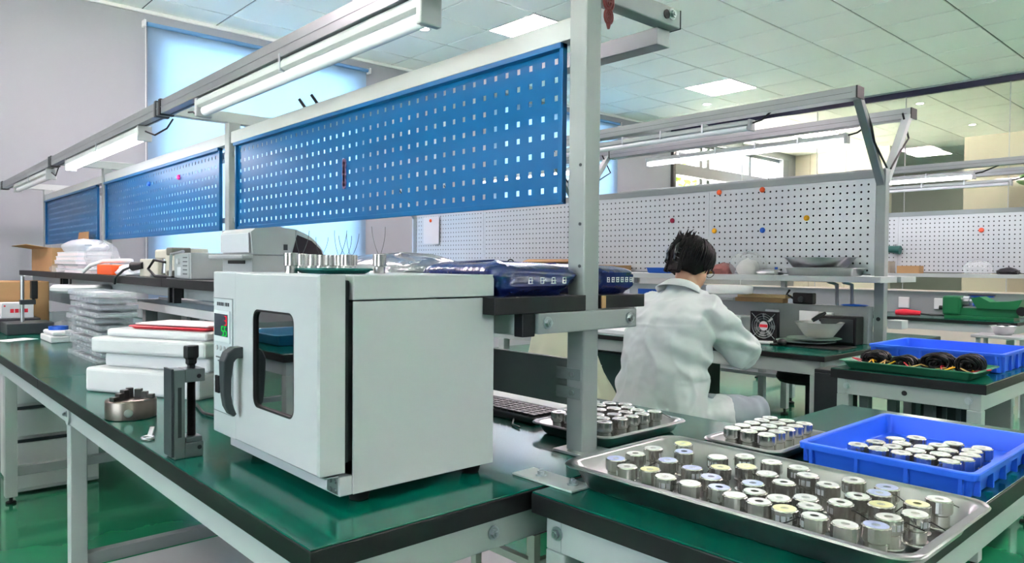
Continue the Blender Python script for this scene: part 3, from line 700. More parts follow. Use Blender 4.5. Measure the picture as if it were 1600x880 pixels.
for i in range(4): MB().cyl((.6195, 1.616 + i * .022, 1.008), (.6175, 1.616 + i * .022, 1.008), .006, n=14).build('button', GREYP, cp)
for i in range(3): B('print_mark', DARK, cp, .6190, .6195, 1.62, 1.69 - i * .012, .985 - i * .008, .988 - i * .008, 0)
B('rocker_switch', BLACK, cp, .614, .6195, 1.662, 1.684, .905, .945, .002)
# handle: block on the door edge, curved out and down
hp = [(.617, 1.010), (.604, 1.010), (.594, 1.004), (.588, .992), (.586, .955), (.587, .92), (.590, .900), (.597, .884), (.605, .876)]
hw = [.017, .017, .017, .016, .013, .012, .012, .010, .006]; ht = [.012, .012, .012, .011, .009, .008, .008, .007, .004]
R_ = []
for i, (x, z) in enumerate(hp):
    a = Vector((hp[min(i + 1, len(hp) - 1)][0] - hp[max(i - 1, 0)][0], 0, hp[min(i + 1, len(hp) - 1)][1] - hp[max(i - 1, 0)][1])).normalized(); nrm = Vector((-a.z, 0, a.x)); c = Vector((x, 1.545, z))
    R_.append([c + Vector((0, sy * hw[i], 0)) * 1.0 + nrm * sn * ht[i] for sy, sn in ((1, 1), (-1, 1), (-1, -1), (1, -1))])
MB().loft(R_).build('handle', DARK, door, .003)
# hinge at the bottom near corner
hg = B('hinge', ZINC, OV, .6585, .6600, 1.194, 1.236, .775, .807, .0005); B('hinge_leaf', ZINC, hg, .632, .66, 1.196, 1.24, .808, .8105, .0005)
for yy, zz in ((1.205, .782), (1.222, .782), (1.205, .799), (1.222, .797)): MB().cyl((.6585, yy, zz), (.6560, yy, zz), .0042, n=12).build('screw', ZINC, hg)
MB().cyl((.645, 1.222, .8105), (.645, 1.222, .815), .006, n=12).build('hinge_pin', STEEL, hg)
for xx in (.72, .995):
    for yy in (1.225, 1.675): MB().lathe([(.018, 0), (.024, .021)], (xx, yy, .751), 18).build('foot', RUBBER, OV)

# ------------------------------------------------------------------ steel cups and green lid on the oven
def cup_mb(c, s=1.0):
    r = .0115 * s; n = 32; rings = []
    def ring(rad, z, kn=0.0): return [Vector(c) + Vector(((rad + (kn if i % 2 else 0)) * math.cos(2 * PI * i / n), (rad + (kn if i % 2 else 0)) * math.sin(2 * PI * i / n), z)) for i in range(n)]
    for rad, z, kn in ((r * .92, 0, 0), (r * .92, .012 * s, 0), (r, .0135 * s, .0), (r, .014 * s, .0009), (r, .034 * s, .0009), (r * .98, .035 * s, 0), (r * .75, .035 * s, 0), (r * .72, .026 * s, 0)): rings.append(ring(rad, z, kn))
    return MB().loft(rings, True, False)
cups = [(455, 1.40), (470, 1.50), (487, 1.58), (501, 1.62), (517, 1.60), (530, 1.58), (541, 1.50), (549, 1.55), (593, 1.36)]
def on_y(px, Y, z):
    d = ray(px, 425); return Vector((d.x / d.y * Y, Y, z))
ORD = ['first', 'second', 'third', 'fourth', 'fifth', 'sixth', 'seventh', 'eighth', 'ninth', 'tenth', 'eleventh', 'twelfth', 'thirteenth', 'fourteenth', 'fifteenth', 'sixteenth']
for i, (px, yy) in enumerate(cups):
    c = on_y(px, yy, 1.1805)
    lb = (ORD[i] + ' fluted steel cup from the left in the row on the oven') if i < 8 else 'lone fluted steel cup with two wires, right of the green lid on the oven'
    t = thing('steel_cup', lb, 'cup', c, 'fluted steel cups on the oven')
    cup_mb(c, 1.2).build('body', MACH, t)
    if i in (1, 3, 5, 6, 7, 8):
        for sgn in (-1, 1):
            e = c + Vector((sgn * .012 + (.004 if i % 2 else -.003), -.008 * sgn, .035 + .05 + .008 * (i % 3)))
            MB().tube(arc(c + Vector((0, 0, .035)), e, .004 * sgn, 6, (1, 0, 0)), .0006, 5).build('wire', DARK, t)
t = MB(); q = on_y(500, 1.30, 0), on_y(585, 1.30, 0)
tr = tray_mb(q[0].x, q[1].x, 1.30, 1.42, 1.1808, .011, .008, .003, .003); tag(tr.build('tray_lid', TEAL), 'small dark green plastic lid lying on top of the oven', 'lid')

# ------------------------------------------------------------------ steel trays and units
def unit_proto():
    """two-part knurled steel housing on a bright flange"""
    t = bpy.data.objects.new('sensor_housing', None); COL.objects.link(t)
    n = 28
    def ring(rad, z, kn=0.0): return [Vector(((rad + (kn if i % 2 else 0)) * math.cos(2 * PI * i / n), (rad + (kn if i % 2 else 0)) * math.sin(2 * PI * i / n), z)) for i in range(n)]
    MB().loft([ring(*q) for q in ((.0215, 0, 0), (.0225, .001, 0), (.0225, .004, 0), (.0215, .005, 0), (.0172, .0055, 0), (.0172, .024, 0), (.0158, .0255, 0), (.0158, .0275, 0))], True, False).build('base', MACH, t)
    MB().loft([ring(*q) for q in ((.0158, .0275, 0), (.0203, .028, 0), (.0203, .0295, 0), (.0203, .030, .0010), (.0203, .0485, .0010), (.0203, .049, 0), (.0188, .0505, 0))], True, False).build('cap', MACH, t)
    return t
proto = unit_proto()
UL = [LABELW, mat('unit_face_yellow', (232, 226, 170), .3, metal=.3), mat('unit_face_blue', (176, 186, 226), .3, metal=.3)]
face_me = {}
for q, mm in enumerate(UL):
    o = MB().lathe([(.0183, .0505), (.0183, .0509), (.007, .0509), (.0065, .0499)], (0, 0, 0), 24).build('end_face', mm, proto)
    face_me[q] = o.data
    bpy.data.objects.remove(o)
lab_me = None
tmp = MB()
for i in range(7):
    a0, a1 = -.55 + i * .157, -.55 + (i + 1) * .157; r_ = .0210
    tmp.add([(r_ * math.cos(a), r_ * math.sin(a), z) for a, z in ((a0, .033), (a1, .033), (a1, .043), (a0, .043))], [(0, 1, 2, 3)])
o = tmp.build('label_plate', mat('grey_label', (150, 152, 158), .4), proto); lab_me = o.data; bpy.data.objects.remove(o)
tmp = MB().tube([(.014, 0, .04), (.024, .004, .043), (.036, .012, .036), (.05, .016, .03)], .0011, 5)
o = tmp.build('lead', CABLE, proto); lead_me = o.data; bpy.data.objects.remove(o)
def dress(u, rnd, face, lab=True, lead=True):
    f = bpy.data.objects.new('end_face', face_me[face]); COL.objects.link(f); f.parent = u
    if lab: f = bpy.data.objects.new('label_plate', lab_me); COL.objects.link(f); f.parent = u; f.rotation_euler.z = rnd.uniform(0, 6.28)
    if lead: f = bpy.data.objects.new('lead', lead_me); COL.objects.link(f); f.parent = u; f.rotation_euler.z = rnd.uniform(0, 6.28)
rnd = random.Random(3)
def spots(raw, x0, y0, s, zt, box, mind=.0455):
    out = []
    for cx, cy in raw:
        p = onz(x0 + cx / s, y0 + cy / s, zt)
        p.x = min(max(p.x, box[0]), box[1]); p.y = min(max(p.y, box[2]), box[3]); out.append(p)
    for it in range(60):
        for i in range(len(out)):
            for j in range(i):
                d = out[i] - out[j]; d.z = 0
                if d.length < mind:
                    d = d.normalized() if d.length > 1e-5 else Vector((1, 0, 0)); k = (mind - (Vector((out[i].x - out[j].x, out[i].y - out[j].y, 0))).length) / 2 + 1e-4
                    out[i] += d * k; out[j] -= d * k
        for p in out: p.x = min(max(p.x, box[0]), box[1]); p.y = min(max(p.y, box[2]), box[3])
    return out
# large tray
tx0, tx1, ty0, ty1 = 1.055, 1.44, .352, 1.022
BIG = tray_mb(tx0, tx1, ty0, ty1, .751, .052, .045, .014, .020).build('steel_tray', STEELB); tag(BIG, 'large stainless tray full of steel parts on the near table', 'tray', 'stainless trays')
raw = [(650, 235), (775, 205), (885, 170), (675, 315), (825, 300), (975, 245), (1070, 140), (1075, 190), (870, 375), (1125, 295), (1095, 395), (1285, 225), (1300, 290), (1460, 220), (1240, 350), (1465, 285), (1310, 425), (1325, 495), (1505, 390), (1530, 450), (1535, 555), (1595, 330)]
S1 = spots(raw, 800, 660, 4, .805, (tx0 + .068, tx1 - .068, ty0 + .068, ty1 - .068))
raw = [(30, 255), (95, 385), (195, 290), (245, 340), (120, 535), (220, 490), (375, 400), (270, 605), (450, 510), (550, 365), (415, 690), (690, 450), (755, 410), (710, 525), (760, 605), (655, 655), (930, 520), (1080, 495), (940, 585), (10, 570), (560, 470), (60, 480)]
S1 += spots(raw, 1200, 660, 4, .805, (tx0 + .068, tx1 - .068, ty0 + .068, ty1 - .068))
units = []
class _P: pass
def sep(out, box, mind=.046):
    for it in range(120):
        for i in range(len(out)):
            for j in range(i):
                d = Vector((out[i].x - out[j].x, out[i].y - out[j].y, 0)); L = d.length
                if L < mind:
                    d = d / L if L > 1e-5 else Vector((1, 0, 0)); out[i] += d * (mind - L) / 2; out[j] -= d * (mind - L) / 2
        for p in out: p.x = min(max(p.x, box[0]), box[1]); p.y = min(max(p.y, box[2]), box[3])
    return out
S1 = sep(S1, (tx0 + .068, tx1 - .068, ty0 + .068, ty1 - .068), .0460)
for p in S1: units.append((p, .7575, 'knurled steel housing with label, standing in the large steel tray', 'steel housings in the large tray', 1))
# tray by the post
ux0, ux1, uy0, uy1 = 1.345, 1.69, 1.135, 1.41
ang = math.radians(4)
T2 = tray_mb(ux0, ux1, uy0, uy1, .751, .033, .03, .010, .014).build('steel_tray', STEELB); tag(T2, 'stainless tray of steel parts on the bench behind the near post', 'tray', 'stainless trays')
raw = [(490, 355), (580, 380), (600, 340), (700, 350), (820, 310), (930, 300), (1065, 290), (820, 345), (915, 335), (1035, 325), (810, 390), (1010, 360), (1135, 350), (905, 380), (815, 435), (890, 415), (1110, 380), (1240, 370), (1005, 400), (690, 400), (640, 440), (740, 320)]
S2 = sep(spots(raw, 740, 560, 4.21, .805, (ux0 + .058, ux1 - .058, uy0 + .058, uy1 - .058)), (ux0 + .058, ux1 - .058, uy0 + .058, uy1 - .058), .0460)
for p in S2: units.append((p, .7575, 'plain knurled steel housing in the tray behind the near post', 'steel housings in the tray by the post', 0))
# small tray beside the crate
vx0, vx1, vy0, vy1 = 1.535, 1.83, .80, 1.0
T3 = tray_mb(vx0, vx1, vy0, vy1, .751, .033, .03, .009, .012).build('steel_tray', STEELB); tag(T3, 'small stainless tray of steel parts next to the blue crate', 'tray', 'stainless trays')
raw = [(1385, 75), (1475, 58), (1520, 105), (1565, 35), (1600, 90), (1670, 45), (1685, 75), (1770, 45), (1775, 110), (1675, 135), (1845, 90), (1900, 65), (1620, 130), (1715, 15), (1600, 15)]
S3 = sep(spots(raw, 800, 660, 4, .805, (vx0 + .055, vx1 - .055, vy0 + .055, vy1 - .055)), (vx0 + .055, vx1 - .055, vy0 + .055, vy1 - .055), .0460)
for p in S3: units.append((p, .7575, 'knurled steel housing standing in the small tray next to the crate', 'steel housings in the small tray', 0))
# blue crate
def crate(name, lb, x0, x1, y0, y1, z0, h, m_, ribs=True, group=None):
    t = thing(name, lb, 'crate', ((x0 + x1) / 2, (y0 + y1) / 2, z0), group)
    w_ = .004; s = .010
    q = lambda ins, z, r: rr(x0 + ins, x1 - ins, y0 + ins, y1 - ins, r, z0 + z)
    MB().loft([q(s + .008, 0, .012), q(s + .006, .002, .012), q(s, h - .014, .016), q(0, h - .014, .018), q(-.001, h - .002, .018), q(.001, h, .018), q(s + .002, h, .014), q(s + w_, h - .003, .013), q(s + w_ + .006, .005, .010), q(s + w_ + .008, .004, .010)], True, False).build('shell', m_, t, .0)
    if ribs:
        nx = max(2, round((x1 - x0) / .11)); ny = max(2, round((y1 - y0) / .11))
        for i in range(nx + 1):
            xx = x0 + .03 + (x1 - x0 - .06) * i / nx
            for yy in (y0 + .002, y1 - .014): B('rib', m_, t, xx - .004, xx + .004, yy, yy + .012, z0 + .004, z0 + h - .014, .001)
        for i in range(ny + 1):
            yy = y0 + .03 + (y1 - y0 - .06) * i / ny
            for xx in (x0 + .002, x1 - .014): B('rib', m_, t, xx, xx + .012, yy - .004, yy + .004, z0 + .004, z0 + h - .014, .001)
    return t
crate('plastic_crate', 'bright blue shallow plastic crate of steel parts on the near table', 1.60, 2.10, .425, .785, .751, .052, CRATE, True, 'blue plastic crates')
raw = [(800, 105), (925, 97), (710, 135), (755, 165), (905, 145), (605, 175), (720, 210), (930, 200), (905, 235), (1030, 185), (1080, 155), (1155, 135), (1110, 235), (1090, 275), (1215, 215), (1270, 185), (1330, 165), (1290, 270), (1380, 245), (845, 185)]
S4 = sep(spots(raw, 1200, 660, 4, .806, (1.66, 2.04, .48, .73)), (1.655, 2.045, .475, .735), .0460)
for p in S4: units.append((p, .7565, 'plain knurled steel housing standing in the blue crate', 'steel housings in the blue crate', 0))
def rank(pts, rows):
    lo, hi = min(p.x for p in pts), max(p.x for p in pts); out = {}
    rn_ = {5: ['front', 'second', 'middle', 'fourth', 'back'], 3: ['front', 'middle', 'back']}[rows]
    bins = [[] for _ in range(rows)]
    for p in pts: bins[min(rows - 1, int((p.x - lo) / (hi - lo + 1e-6) * rows))].append(p)
    for b_, nm in zip(bins, rn_):
        for q, p in enumerate(sorted(b_, key=lambda v: -v.y)): out[id(p)] = (ORD[q], nm)
    return out
NAMES = {}
for pts, rows, where in ((S1, 5, 'large steel tray'), (S2, 3, 'tray behind the post'), (S3, 3, 'small steel tray'), (S4, 3, 'near blue crate')):
    for k, (o_, r_) in rank(pts, rows).items(): NAMES[k] = '%s steel housing from the left in the %s row of the %s' % (o_, r_, where)
us = [proto] + [copy_tree(proto) for _ in units[1:]]
for u, (p, z, lb, gr, fancy) in zip(us, units):
    u.location = (p.x, p.y, z); u.rotation_euler = (rnd.uniform(-.03, .03), rnd.uniform(-.03, .03), rnd.uniform(0, 2 * PI)); tag(u, NAMES[id(p)], 'steel part', gr)
    u.location.z = z + .0006
    dress(u, rnd, rnd.choice((0, 0, 0, 1, 2)) if fancy else 0, fancy == 1, rnd.random() < (.5 if fancy else .3))

# ------------------------------------------------------------------ tools on the near bench
# three-jaw chuck
c = Vector((.602, 2.31, .7505)); t = thing('lathe_chuck', 'round three-jaw steel chuck lying on the bench edge', 'chuck', c)
DSTEEL = mat('dark_machined_steel', (120, 114, 106), .34, metal=.9, noise_amt=.2, noise_scale=20)
b = MB().lathe([(.064, 0), (.068, .002), (.068, .05), (.066, .053), (.056, .056), (.02, .056), (.018, .03)], c, 40).build('body', DSTEEL, t, 0)
for k in range(3):
    a = math.radians(205 + 120 * k); d = Vector((math.cos(a), math.sin(a), 0)); s_ = Vector((-d.y, d.x, 0))
    j = MB()
    for r0, r1, z1 in ((.012, .030, .082), (.030, .046, .074), (.046, .064, .066)): j.obox(c + d * (r0 + r1) / 2 + Vector((0, 0, (.054 + z1) / 2)), d * (r1 - r0) / 2, s_ * .009, Vector((0, 0, (z1 - .054) / 2)))
    j.build('jaw', mat('jaw_steel', (92, 90, 88), .35, metal=.9), t, .001)
for a in (250, 10, 130):
    d = Vector((math.cos(math.radians(a)), math.sin(math.radians(a)), 0)); MB().cyl(c + d * .060 + Vector((0, 0, .022)), c + d * .069 + Vector((0, 0, .022)), .010, n=18).build('key_socket', BLACK, t); MB().cyl(c + d * .0685 + Vector((0, 0, .022)), c + d * .070 + Vector((0, 0, .022)), .012, .011, n=18).build('socket_ring', STEEL, t)
# toolmaker's vice standing on end
t = thing('toolmaker_vice', 'grey steel screw vice standing on end in front of the oven', 'vice', (.573, 1.75, .7505))
VST = mat('vice_steel', (120, 126, 126), .32, metal=.7, noise_amt=.08); y0, y1 = 1.735, 1.79
B('spine', VST, t, .542, .566, y0, y1, .7505, .955, .002); B('spine_slot', OVEND, t, .550, .558, y0 - .0008, y0 + .001, .80, .915, 0)
B('back_plate', DARK, t, .536, .542, y0 + .001, y1, .756, .958, .001)
B('top_jaw', VST, t, .566, .611, y0, y1, .925, .955, .002); B('base_jaw', VST, t, .566, .607, y0, y1, .7505, .785, .002)
B('slide_block', VST, t, .569, .606, y0 + .004, y1 - .004, .785, .797, .002)
for q in ((.598, .772), (.597, .938)): MB().cyl((q[0], y0 - .0006, q[1]), (q[0], y0 + .002, q[1]), .005, n=16).build('pin_hole', BLACK, t)
prof = []
for i in range(46):
    z = .797 + i * .0028; prof += [(.0085, z), (.0102, z + .0014)]
MB().lathe(prof, (.5885, 1.762, 0), 18).build('screw', mat('black_oxide_steel', (44, 42, 42), .35, metal=.7), t)
MB().lathe([(.009, .955), (.009, .962), (.013, .966), (.013, .976), (.0175, .98), (.0175, 1.004), (.0165, 1.007)], (.5885, 1.762, 0), 8, False).build('screw_head', BLACK, t, .001)
# small spanner ring
t = thing('ring_spanner', 'small steel ring spanner lying beside the vice', 'spanner', (.575, 2.02, .7505)); m = MB()
pts = [Vector((.556 + .013 * math.cos(2 * PI * i / 20), 1.985 + .016 * math.sin(2 * PI * i / 20), .7545)) for i in range(21)]; m.tube(pts, .0038, 8).build('ring', STEEL, t)
MB().bar((.565, 2.0, .7545), (.60, 2.10, .7545), .012, .006).build('shank', STEEL, t, .001)
# white foam blocks
def block(lb, c, L, Wd, z0, h, rz, name='foam_block', m_=FOAM, bev=.012):
    o = MB().box(-L / 2, L / 2, -Wd / 2, Wd / 2, 0, h); o.xf(Matrix.Translation(Vector((c[0], c[1], z0))) @ Matrix.Rotation(rz, 4, 'Z'))
    return tag(o.build(name, m_, None, bev, 3), lb, 'foam', 'white foam blocks')
FR = math.radians(-62)
block('thick white foam block at the bottom of the pile', (.85, 2.72), .50, .30, .7505, .085, FR)
block('white foam block in the middle of the pile', (.87, 2.70), .46, .24, .836, .05, FR)
block('wide white foam block second from the top of the pile', (.865, 2.71), .50, .30, .8865, .055, FR)
block('flat white foam lid on top of the pile under the red tray', (.87, 2.69), .44, .25, .942, .028, FR)
o = tray_mb(-.17, .17, -.09, .09, 0, .012, .012, .004, .004); o.xf(Matrix.Translation(Vector((.87, 2.66, .9706))) @ Matrix.Rotation(FR, 4, 'Z')); tag(o.build('red_tray', RED), 'thin red plastic tray lying on the white foam pile', 'tray')
o = MB().box(-.16, .16, -.07, .09, 0, .006); o.xf(Matrix.Translation(Vector((.875, 2.67, .983))) @ Matrix.Rotation(FR, 4, 'Z')); tag(o.build('foam_sheet', mat('pinkish_sheet', (238, 224, 228), .6), None, .002), 'thin pale foam sheet lying in the red tray', 'foam')
t = thing('pen', 'orange and black pen lying on the end of the foam pile', 'pen', (.93, 2.42, .971)); MB().cyl((.90, 2.47, .978), (.925, 2.42, .978), .006, n=12).build('barrel', ORANGE, t); MB().cyl((.925, 2.42, .978), (.94, 2.39, .978), .006, .002, n=12).build('grip', BLACK, t)
tag(MB().tube([(.80, 2.35, .756), (.77, 2.2, .756), (.80, 2.05, .756), (.86, 1.9, .756), (.9, 1.78, .76)], .005, 8).build('loose_cable', CABLE), 'black cable lying behind the chuck and oven', 'cable')
# stacked clear trays
for i in range(11):
    z = .7508 + i * .0295; dx = .012 * math.sin(i * 1.7); dy = .035 * math.sin(i * 2.3 + 1)
    t = thing('clear_tray', ORD[i] + ' clear acrylic tray from the bottom of the tall stack behind the foam', 'tray', (.875 + dx, 3.84 + dy, z), 'clear trays in the tall stack')
    x0, x1, y0, y1 = .795 + dx, .955 + dx, 3.56 + dy, 4.12 + dy
    B('floor_sheet', ACRYL, t, x0, x1, y0, y1, z, z + .003, .0005)
    for a in ((x0, x0 + .003, y0, y1), (x1 - .003, x1, y0, y1), (x0 + .003, x1 - .003, y0, y0 + .003), (x0 + .003, x1 - .003, y1 - .003, y1)): B('side', ACRYL, t, *a, z + .003, z + .022, .0005)
    m = MB()
    for a in range(8): m.box(x0 + .015, x1 - .015, y0 + .03 + a * .065, y0 + .075 + a * .065, z + .004, z + .012)
    m.build('contents', mat('tray_contents', (206, 210, 214), .4), t); t.children[-1]['kind'] = 'stuff'
# ring magnifier lamp
t = thing('magnifier_lamp', 'round white magnifier lamp on a jointed arm at the left bench', 'lamp', (.98, 4.75, .75)); c = Vector((.95, 4.60, 1.03))
MB().lathe([(.10, .0), (.135, .002), (.15, .015), (.15, .032), (.135, .045), (.10, .045)], c, 36, True, False).build('lamp_head', WHITEP, t); MB().lathe([(.10, .012), (.09, .026), (.06, .034)], c, 32).build('lens', ACRYL, t)
MB().tube([c + Vector((.12, .1, .02)), (1.1, 4.8, 1.06), (1.12, 4.9, .92)], .009, 8).build('upper_arm', WHITEP, t); MB().tube([(1.12, 4.9, .92), (1.05, 4.85, .765)], .009, 8).build('lower_arm', WHITEP, t); MB().lathe([(.05, .0), (.05, .01), (.02, .02)], (1.05, 4.85, .7508), 24).build('base', GREYP, t)
# white box with blue tape
t = thing('white_box', 'small white lidded box left of the clear tray stack', 'box', (.885, 4.83, .7505)); B('body', WHITEP, t, .815, .96, 4.68, 4.98, .7505, .785, .006); B('lid', WHITEP, t, .825, .95, 4.69, 4.97, .785, .81, .012)
tag(MB().lathe([(.035, 0), (.05, 0), (.05, .02), (.035, .02), (.035, 0)], (.885, 4.86, .8105), 28, False, False).build('tape_roll', BLUEP), 'blue tape roll lying on the small white box', 'tape')
# gauge stand
t = thing('gauge_stand', 'black based gauge stand with steel column at the left bench end', 'stand', (.83, 5.45, .7505)); B('base', DARK, t, .70, .95, 5.33, 5.60, .7505, .82, .004)
MB().cyl((.80, 5.47, .82), (.80, 5.47, 1.11), .011, n=18).build('column', STEEL, t); B('clamp', DARK, t, .785, .87, 5.45, 5.49, .93, .96, .003); MB().cyl((.86, 5.47, .945), (.86, 5.47, .97), .008, n=12).build('clamp_knob', BLACK, t)
B('head', BLACK, t, .845, .88, 5.44, 5.50, .965, 1.08, .004)
t = thing('cardboard_box', 'brown cardboard box on the bench at the left image edge', 'box', (.80, 6.05, .7505)); B('body', CARD, t, .55, 1.02, 5.9, 6.3, .7505, 1.065, .004); B('tape', mat('brown_tape', (150, 110, 66), .3), t, .5495, .7, 6.08, 6.13, .76, 1.066, 0)
t = thing('printed_box', 'small white box with red print before the cardboard box', 'box', (.78, 5.78, .7505)); B('body', PAPER, t, .72, .90, 5.72, 5.86, .83, .93, .003); 
for i in range(4): B('red_print', RED, t, .77 + i * .026, .79 + i * .026, 5.7192, 5.7199, .865, .89, 0)
B('red_print', RED, t, .735, .745, 5.7192, 5.7199, .905, .915, 0)
tag(B('dark_case', mat('dark_case', (40, 40, 48), .4), None, .66, .93, 5.66, 5.88, .7505, .8295, .006), 'flat dark case under the small printed box', 'case')
for i, (x, y) in enumerate(((1.0, 5.3), (1.06, 5.18))):
    tag(bag_mb(x - .06, x + .06, y - .07, y + .07, .7505, .83 + .02 * i, 11 + i, .3, 8).build('small_bag', FILM), ['crumpled clear bag right of the gauge stand', 'second small clear bag close to the magnifier lamp'][i], 'bag')
t = thing('desk_riser', 'long white riser shelf standing on the bench behind the foam', 'shelf', (1.16, 3.7, .7505)); B('board', WHITEP, t, 1.10, 1.27, 2.35, 4.3, .962, 1.0, .002)
for yy in (2.5, 3.25, 4.1): B('support', GREYP, t, 1.14, 1.2, yy, yy + .06, .7505, .962, .003)
B('rear_lip', WHITEP, t, 1.262, 1.27, 2.35, 4.3, 1.0, 1.012, .001)
tag(MB().lathe([(.012, 0), (.014, .02), (.010, .03)], (1.07, 3.35, .7505), 14).build('maroon_stopper', mat('maroon_plastic', (120, 24, 50), .4)), 'small maroon stopper on the bench under the white riser', 'stopper')
o = MB().box(-.09, .09, -.06, .06, 0, .001); o.xf(Matrix.Translation(Vector((.70, 5.0, .7507))) @ Matrix.Rotation(.5, 4, 'Z')); tag(o.build('paper_sheet', PAPER), 'white paper sheet at the bench edge before the gauge stand', 'paper')
# keyboard behind the socket panel
t = thing('keyboard', 'black computer keyboard on the bench behind the near post', 'keyboard', (1.52, 1.66, .7505)); B('case', BLACK, t, 1.42, 1.56, 1.46, 1.90, .7505, .770, .004)
kmesh = None
for r_ in range(5):
    for k in range(14):
        x, y = 1.438 + r_ * .0225, 1.474 + k * .0298
        if kmesh is None:
            o = MB().box(x - .009, x + .009, y, y + .025, .770, .777).build('key', BLACK, t, .001); kmesh = o; k0 = Vector((x, y, 0))
        else:
            o = kmesh.copy(); COL.objects.link(o); o.parent = t; o.location = Vector((x, y, 0)) - k0
tag(MB().tube([(1.42, 1.55, .756), (1.37, 1.5, .755), (1.36, 1.46, .755)], .0025, 6).build('key_cable', CABLE), 'short black cable before the keyboard', 'cable')
tag(B('paper_stack', PAPER, None, 1.60, 1.80, 1.55, 1.95, .7505, .7625, .001), 'white papers lying behind the keyboard', 'paper')
# mirrored in the oven door: a table left of the viewer
T9 = table('green topped table left of the viewer, mirrored in the oven door', -1.4, -.34, 3.42, 5.4)
o = tray_mb(-.95, -.45, 3.75, 4.25, .751, .06, .03, .012, .015); tag(o.build('blue_tray', mat('blue_tray_enamel', (30, 110, 150), .35)), 'blue tray on the table mirrored in the oven door', 'tray')
# ================================================================== things on the upper shelf, near row
ZS = 1.1325
# label printer / bench machine
t = thing('label_printer', 'bulky pale grey desktop printer with rounded lid on the shelf above the oven', 'printer', (1.14, 2.555, ZS))
py0, py1 = 2.42, 2.69
def slab(prof, y0, y1): return MB().loft([[Vector((x, y, ZS + z)) for x, z in prof] for y in (y0, y1)])
slab([(1.012, .098), (1.004, .175), (1.02, .188), (1.10, .196), (1.17, .188), (1.225, .165), (1.262, .13), (1.275, .098)], py0, py1).build('lid', GREYP, t, .006)
slab([(1.01, 0), (1.01, .096), (1.277, .096), (1.282, .05), (1.275, 0)], py0 + .002, py1 - .002).build('body', GREYP, t, .004)
slab([(1.15, .1), (1.17, .17), (1.225, .150), (1.262, .118), (1.268, .1)], py0 - .003, py0 - .0005).build('side_window', mat('dark_maroon_glass', (40, 30, 38), .2), t)
B('front_panel', mat('cool_grey_plastic', (186, 192, 200), .4), t, .9985, 1.0035, py0 + .01, py1 - .01, ZS + .105, ZS + .172, .002)
B('output_lip', GREYP, t, .968, 1.009, py0 - .01, py1 + .03, ZS + .082, ZS + .098, .005); B('slot', BLACK, t, 1.006, 1.0095, py0 + .06, py1 - .06, ZS + .066, ZS + .078, .001)
B('lid_mark', DARK, t, 1.12, 1.135, py0 - .001, py0, ZS + .115, ZS + .135, 0)
# power supply and switch box
t = thing('power_supply', 'pale power supply box with printed panel left of the printer', 'power supply', (1.12, 3.2, ZS)); B('body', GREYP, t, 1.03, 1.22, 3.09, 3.29, ZS, ZS + .11, .004)
B('front_panel', PAINTL, t, 1.0265, 1.0295, 3.10, 3.28, ZS + .005, ZS + .105, .001)
for i in range(5): B('print_line', DARK, t, 1.0255, 1.0265, 3.12, 3.17, ZS + .02 + i * .017, ZS + .024 + i * .017, 0)
MB().cyl((1.0255, 3.22, ZS + .075), (1.018, 3.22, ZS + .075), .012, n=18).build('dial', WHITEP, t); B('warning_label', PAPER, t, 1.0255, 1.0265, 3.2, 3.24, ZS + .015, ZS + .05, 0)
t = thing('hanging_paper', 'grey printed sheet hanging between the boards left of the printer', 'paper', (1.26, 3.3, 1.24)); o = MB().add([(1.275, 3.36, 1.25), (1.265, 3.06, 1.25), (1.275, 3.07, 1.352), (1.285, 3.43, 1.352)], [(0, 1, 2, 3)]).build('sheet', mat('grey_paper', (158, 162, 168), .8), t); solidify(o, .0008)
for i in range(5): MB().add([(1.268 + i * .0012, 3.33, 1.27 + i * .015), (1.262 + i * .0012, 3.12, 1.27 + i * .015), (1.262 + i * .0012, 3.12, 1.273 + i * .015), (1.268 + i * .0012, 3.33, 1.273 + i * .015)], [(0, 1, 2, 3)]).build('print_line', DARK, t)
# winder machine
BEI = mat('beige_machine', (206, 200, 186), .5)
t = thing('coil_machine', 'small beige bench machine with black cables on the far shelf', 'machine', (1.1, 3.6, ZS))
B('body', BEI, t, 1.03, 1.20, 3.52, 3.80, ZS, ZS + .085, .006); B('arm', BEI, t, 1.04, 1.18, 3.32, 3.60, ZS + .085, ZS + .128, .008); B('head', BEI, t, 1.03, 1.18, 3.30, 3.42, ZS + .015, ZS + .132, .008)
for zz in (ZS + .0, ZS + .10): B('pad', mat('olive_grey', (112, 108, 98), .5), t, 1.02, 1.10, 3.29, 3.37, zz, zz + .035, .006)
MB().cyl((1.06, 3.50, ZS + .02), (1.06, 3.50, ZS + .10), .02, .014, n=16).build('column', STEELB, t); B('foot', STEELB, t, 1.02, 1.12, 3.44, 3.60, ZS, ZS + .015, .002)
MB().cyl((1.03, 3.74, ZS + .055), (1.00, 3.80, ZS + .05), .016, .022, n=14).build('plug', BLACK, t)
MB().tube([(1.0, 3.80, ZS + .05), (.985, 3.9, ZS + .03), (.985, 4.05, ZS - .01), (.99, 4.08, ZS - .04)], .006, 8).build('cable', CABLE, t)
MB().tube([(1.03, 3.40, ZS + .07), (1.0, 3.47, ZS + .08), (.99, 3.52, ZS + .04), (.99, 3.42, ZS + .008), (1.01, 3.25, ZS + .006)], .006, 8).build('cable', CABLE, t)
t = thing('steel_bracket', 'thin upright steel bracket right of the beige machine', 'bracket', (1.03, 3.22, ZS)); MB().tube([(1.01, 3.28, ZS + .005), (1.012, 3.275, ZS + .105), (1.012, 3.12, ZS + .115)], .006, 8).build('rod', STEEL, t); B('foot', STEEL, t, 1.0, 1.022, 3.24, 3.30, ZS, ZS + .004, 0)
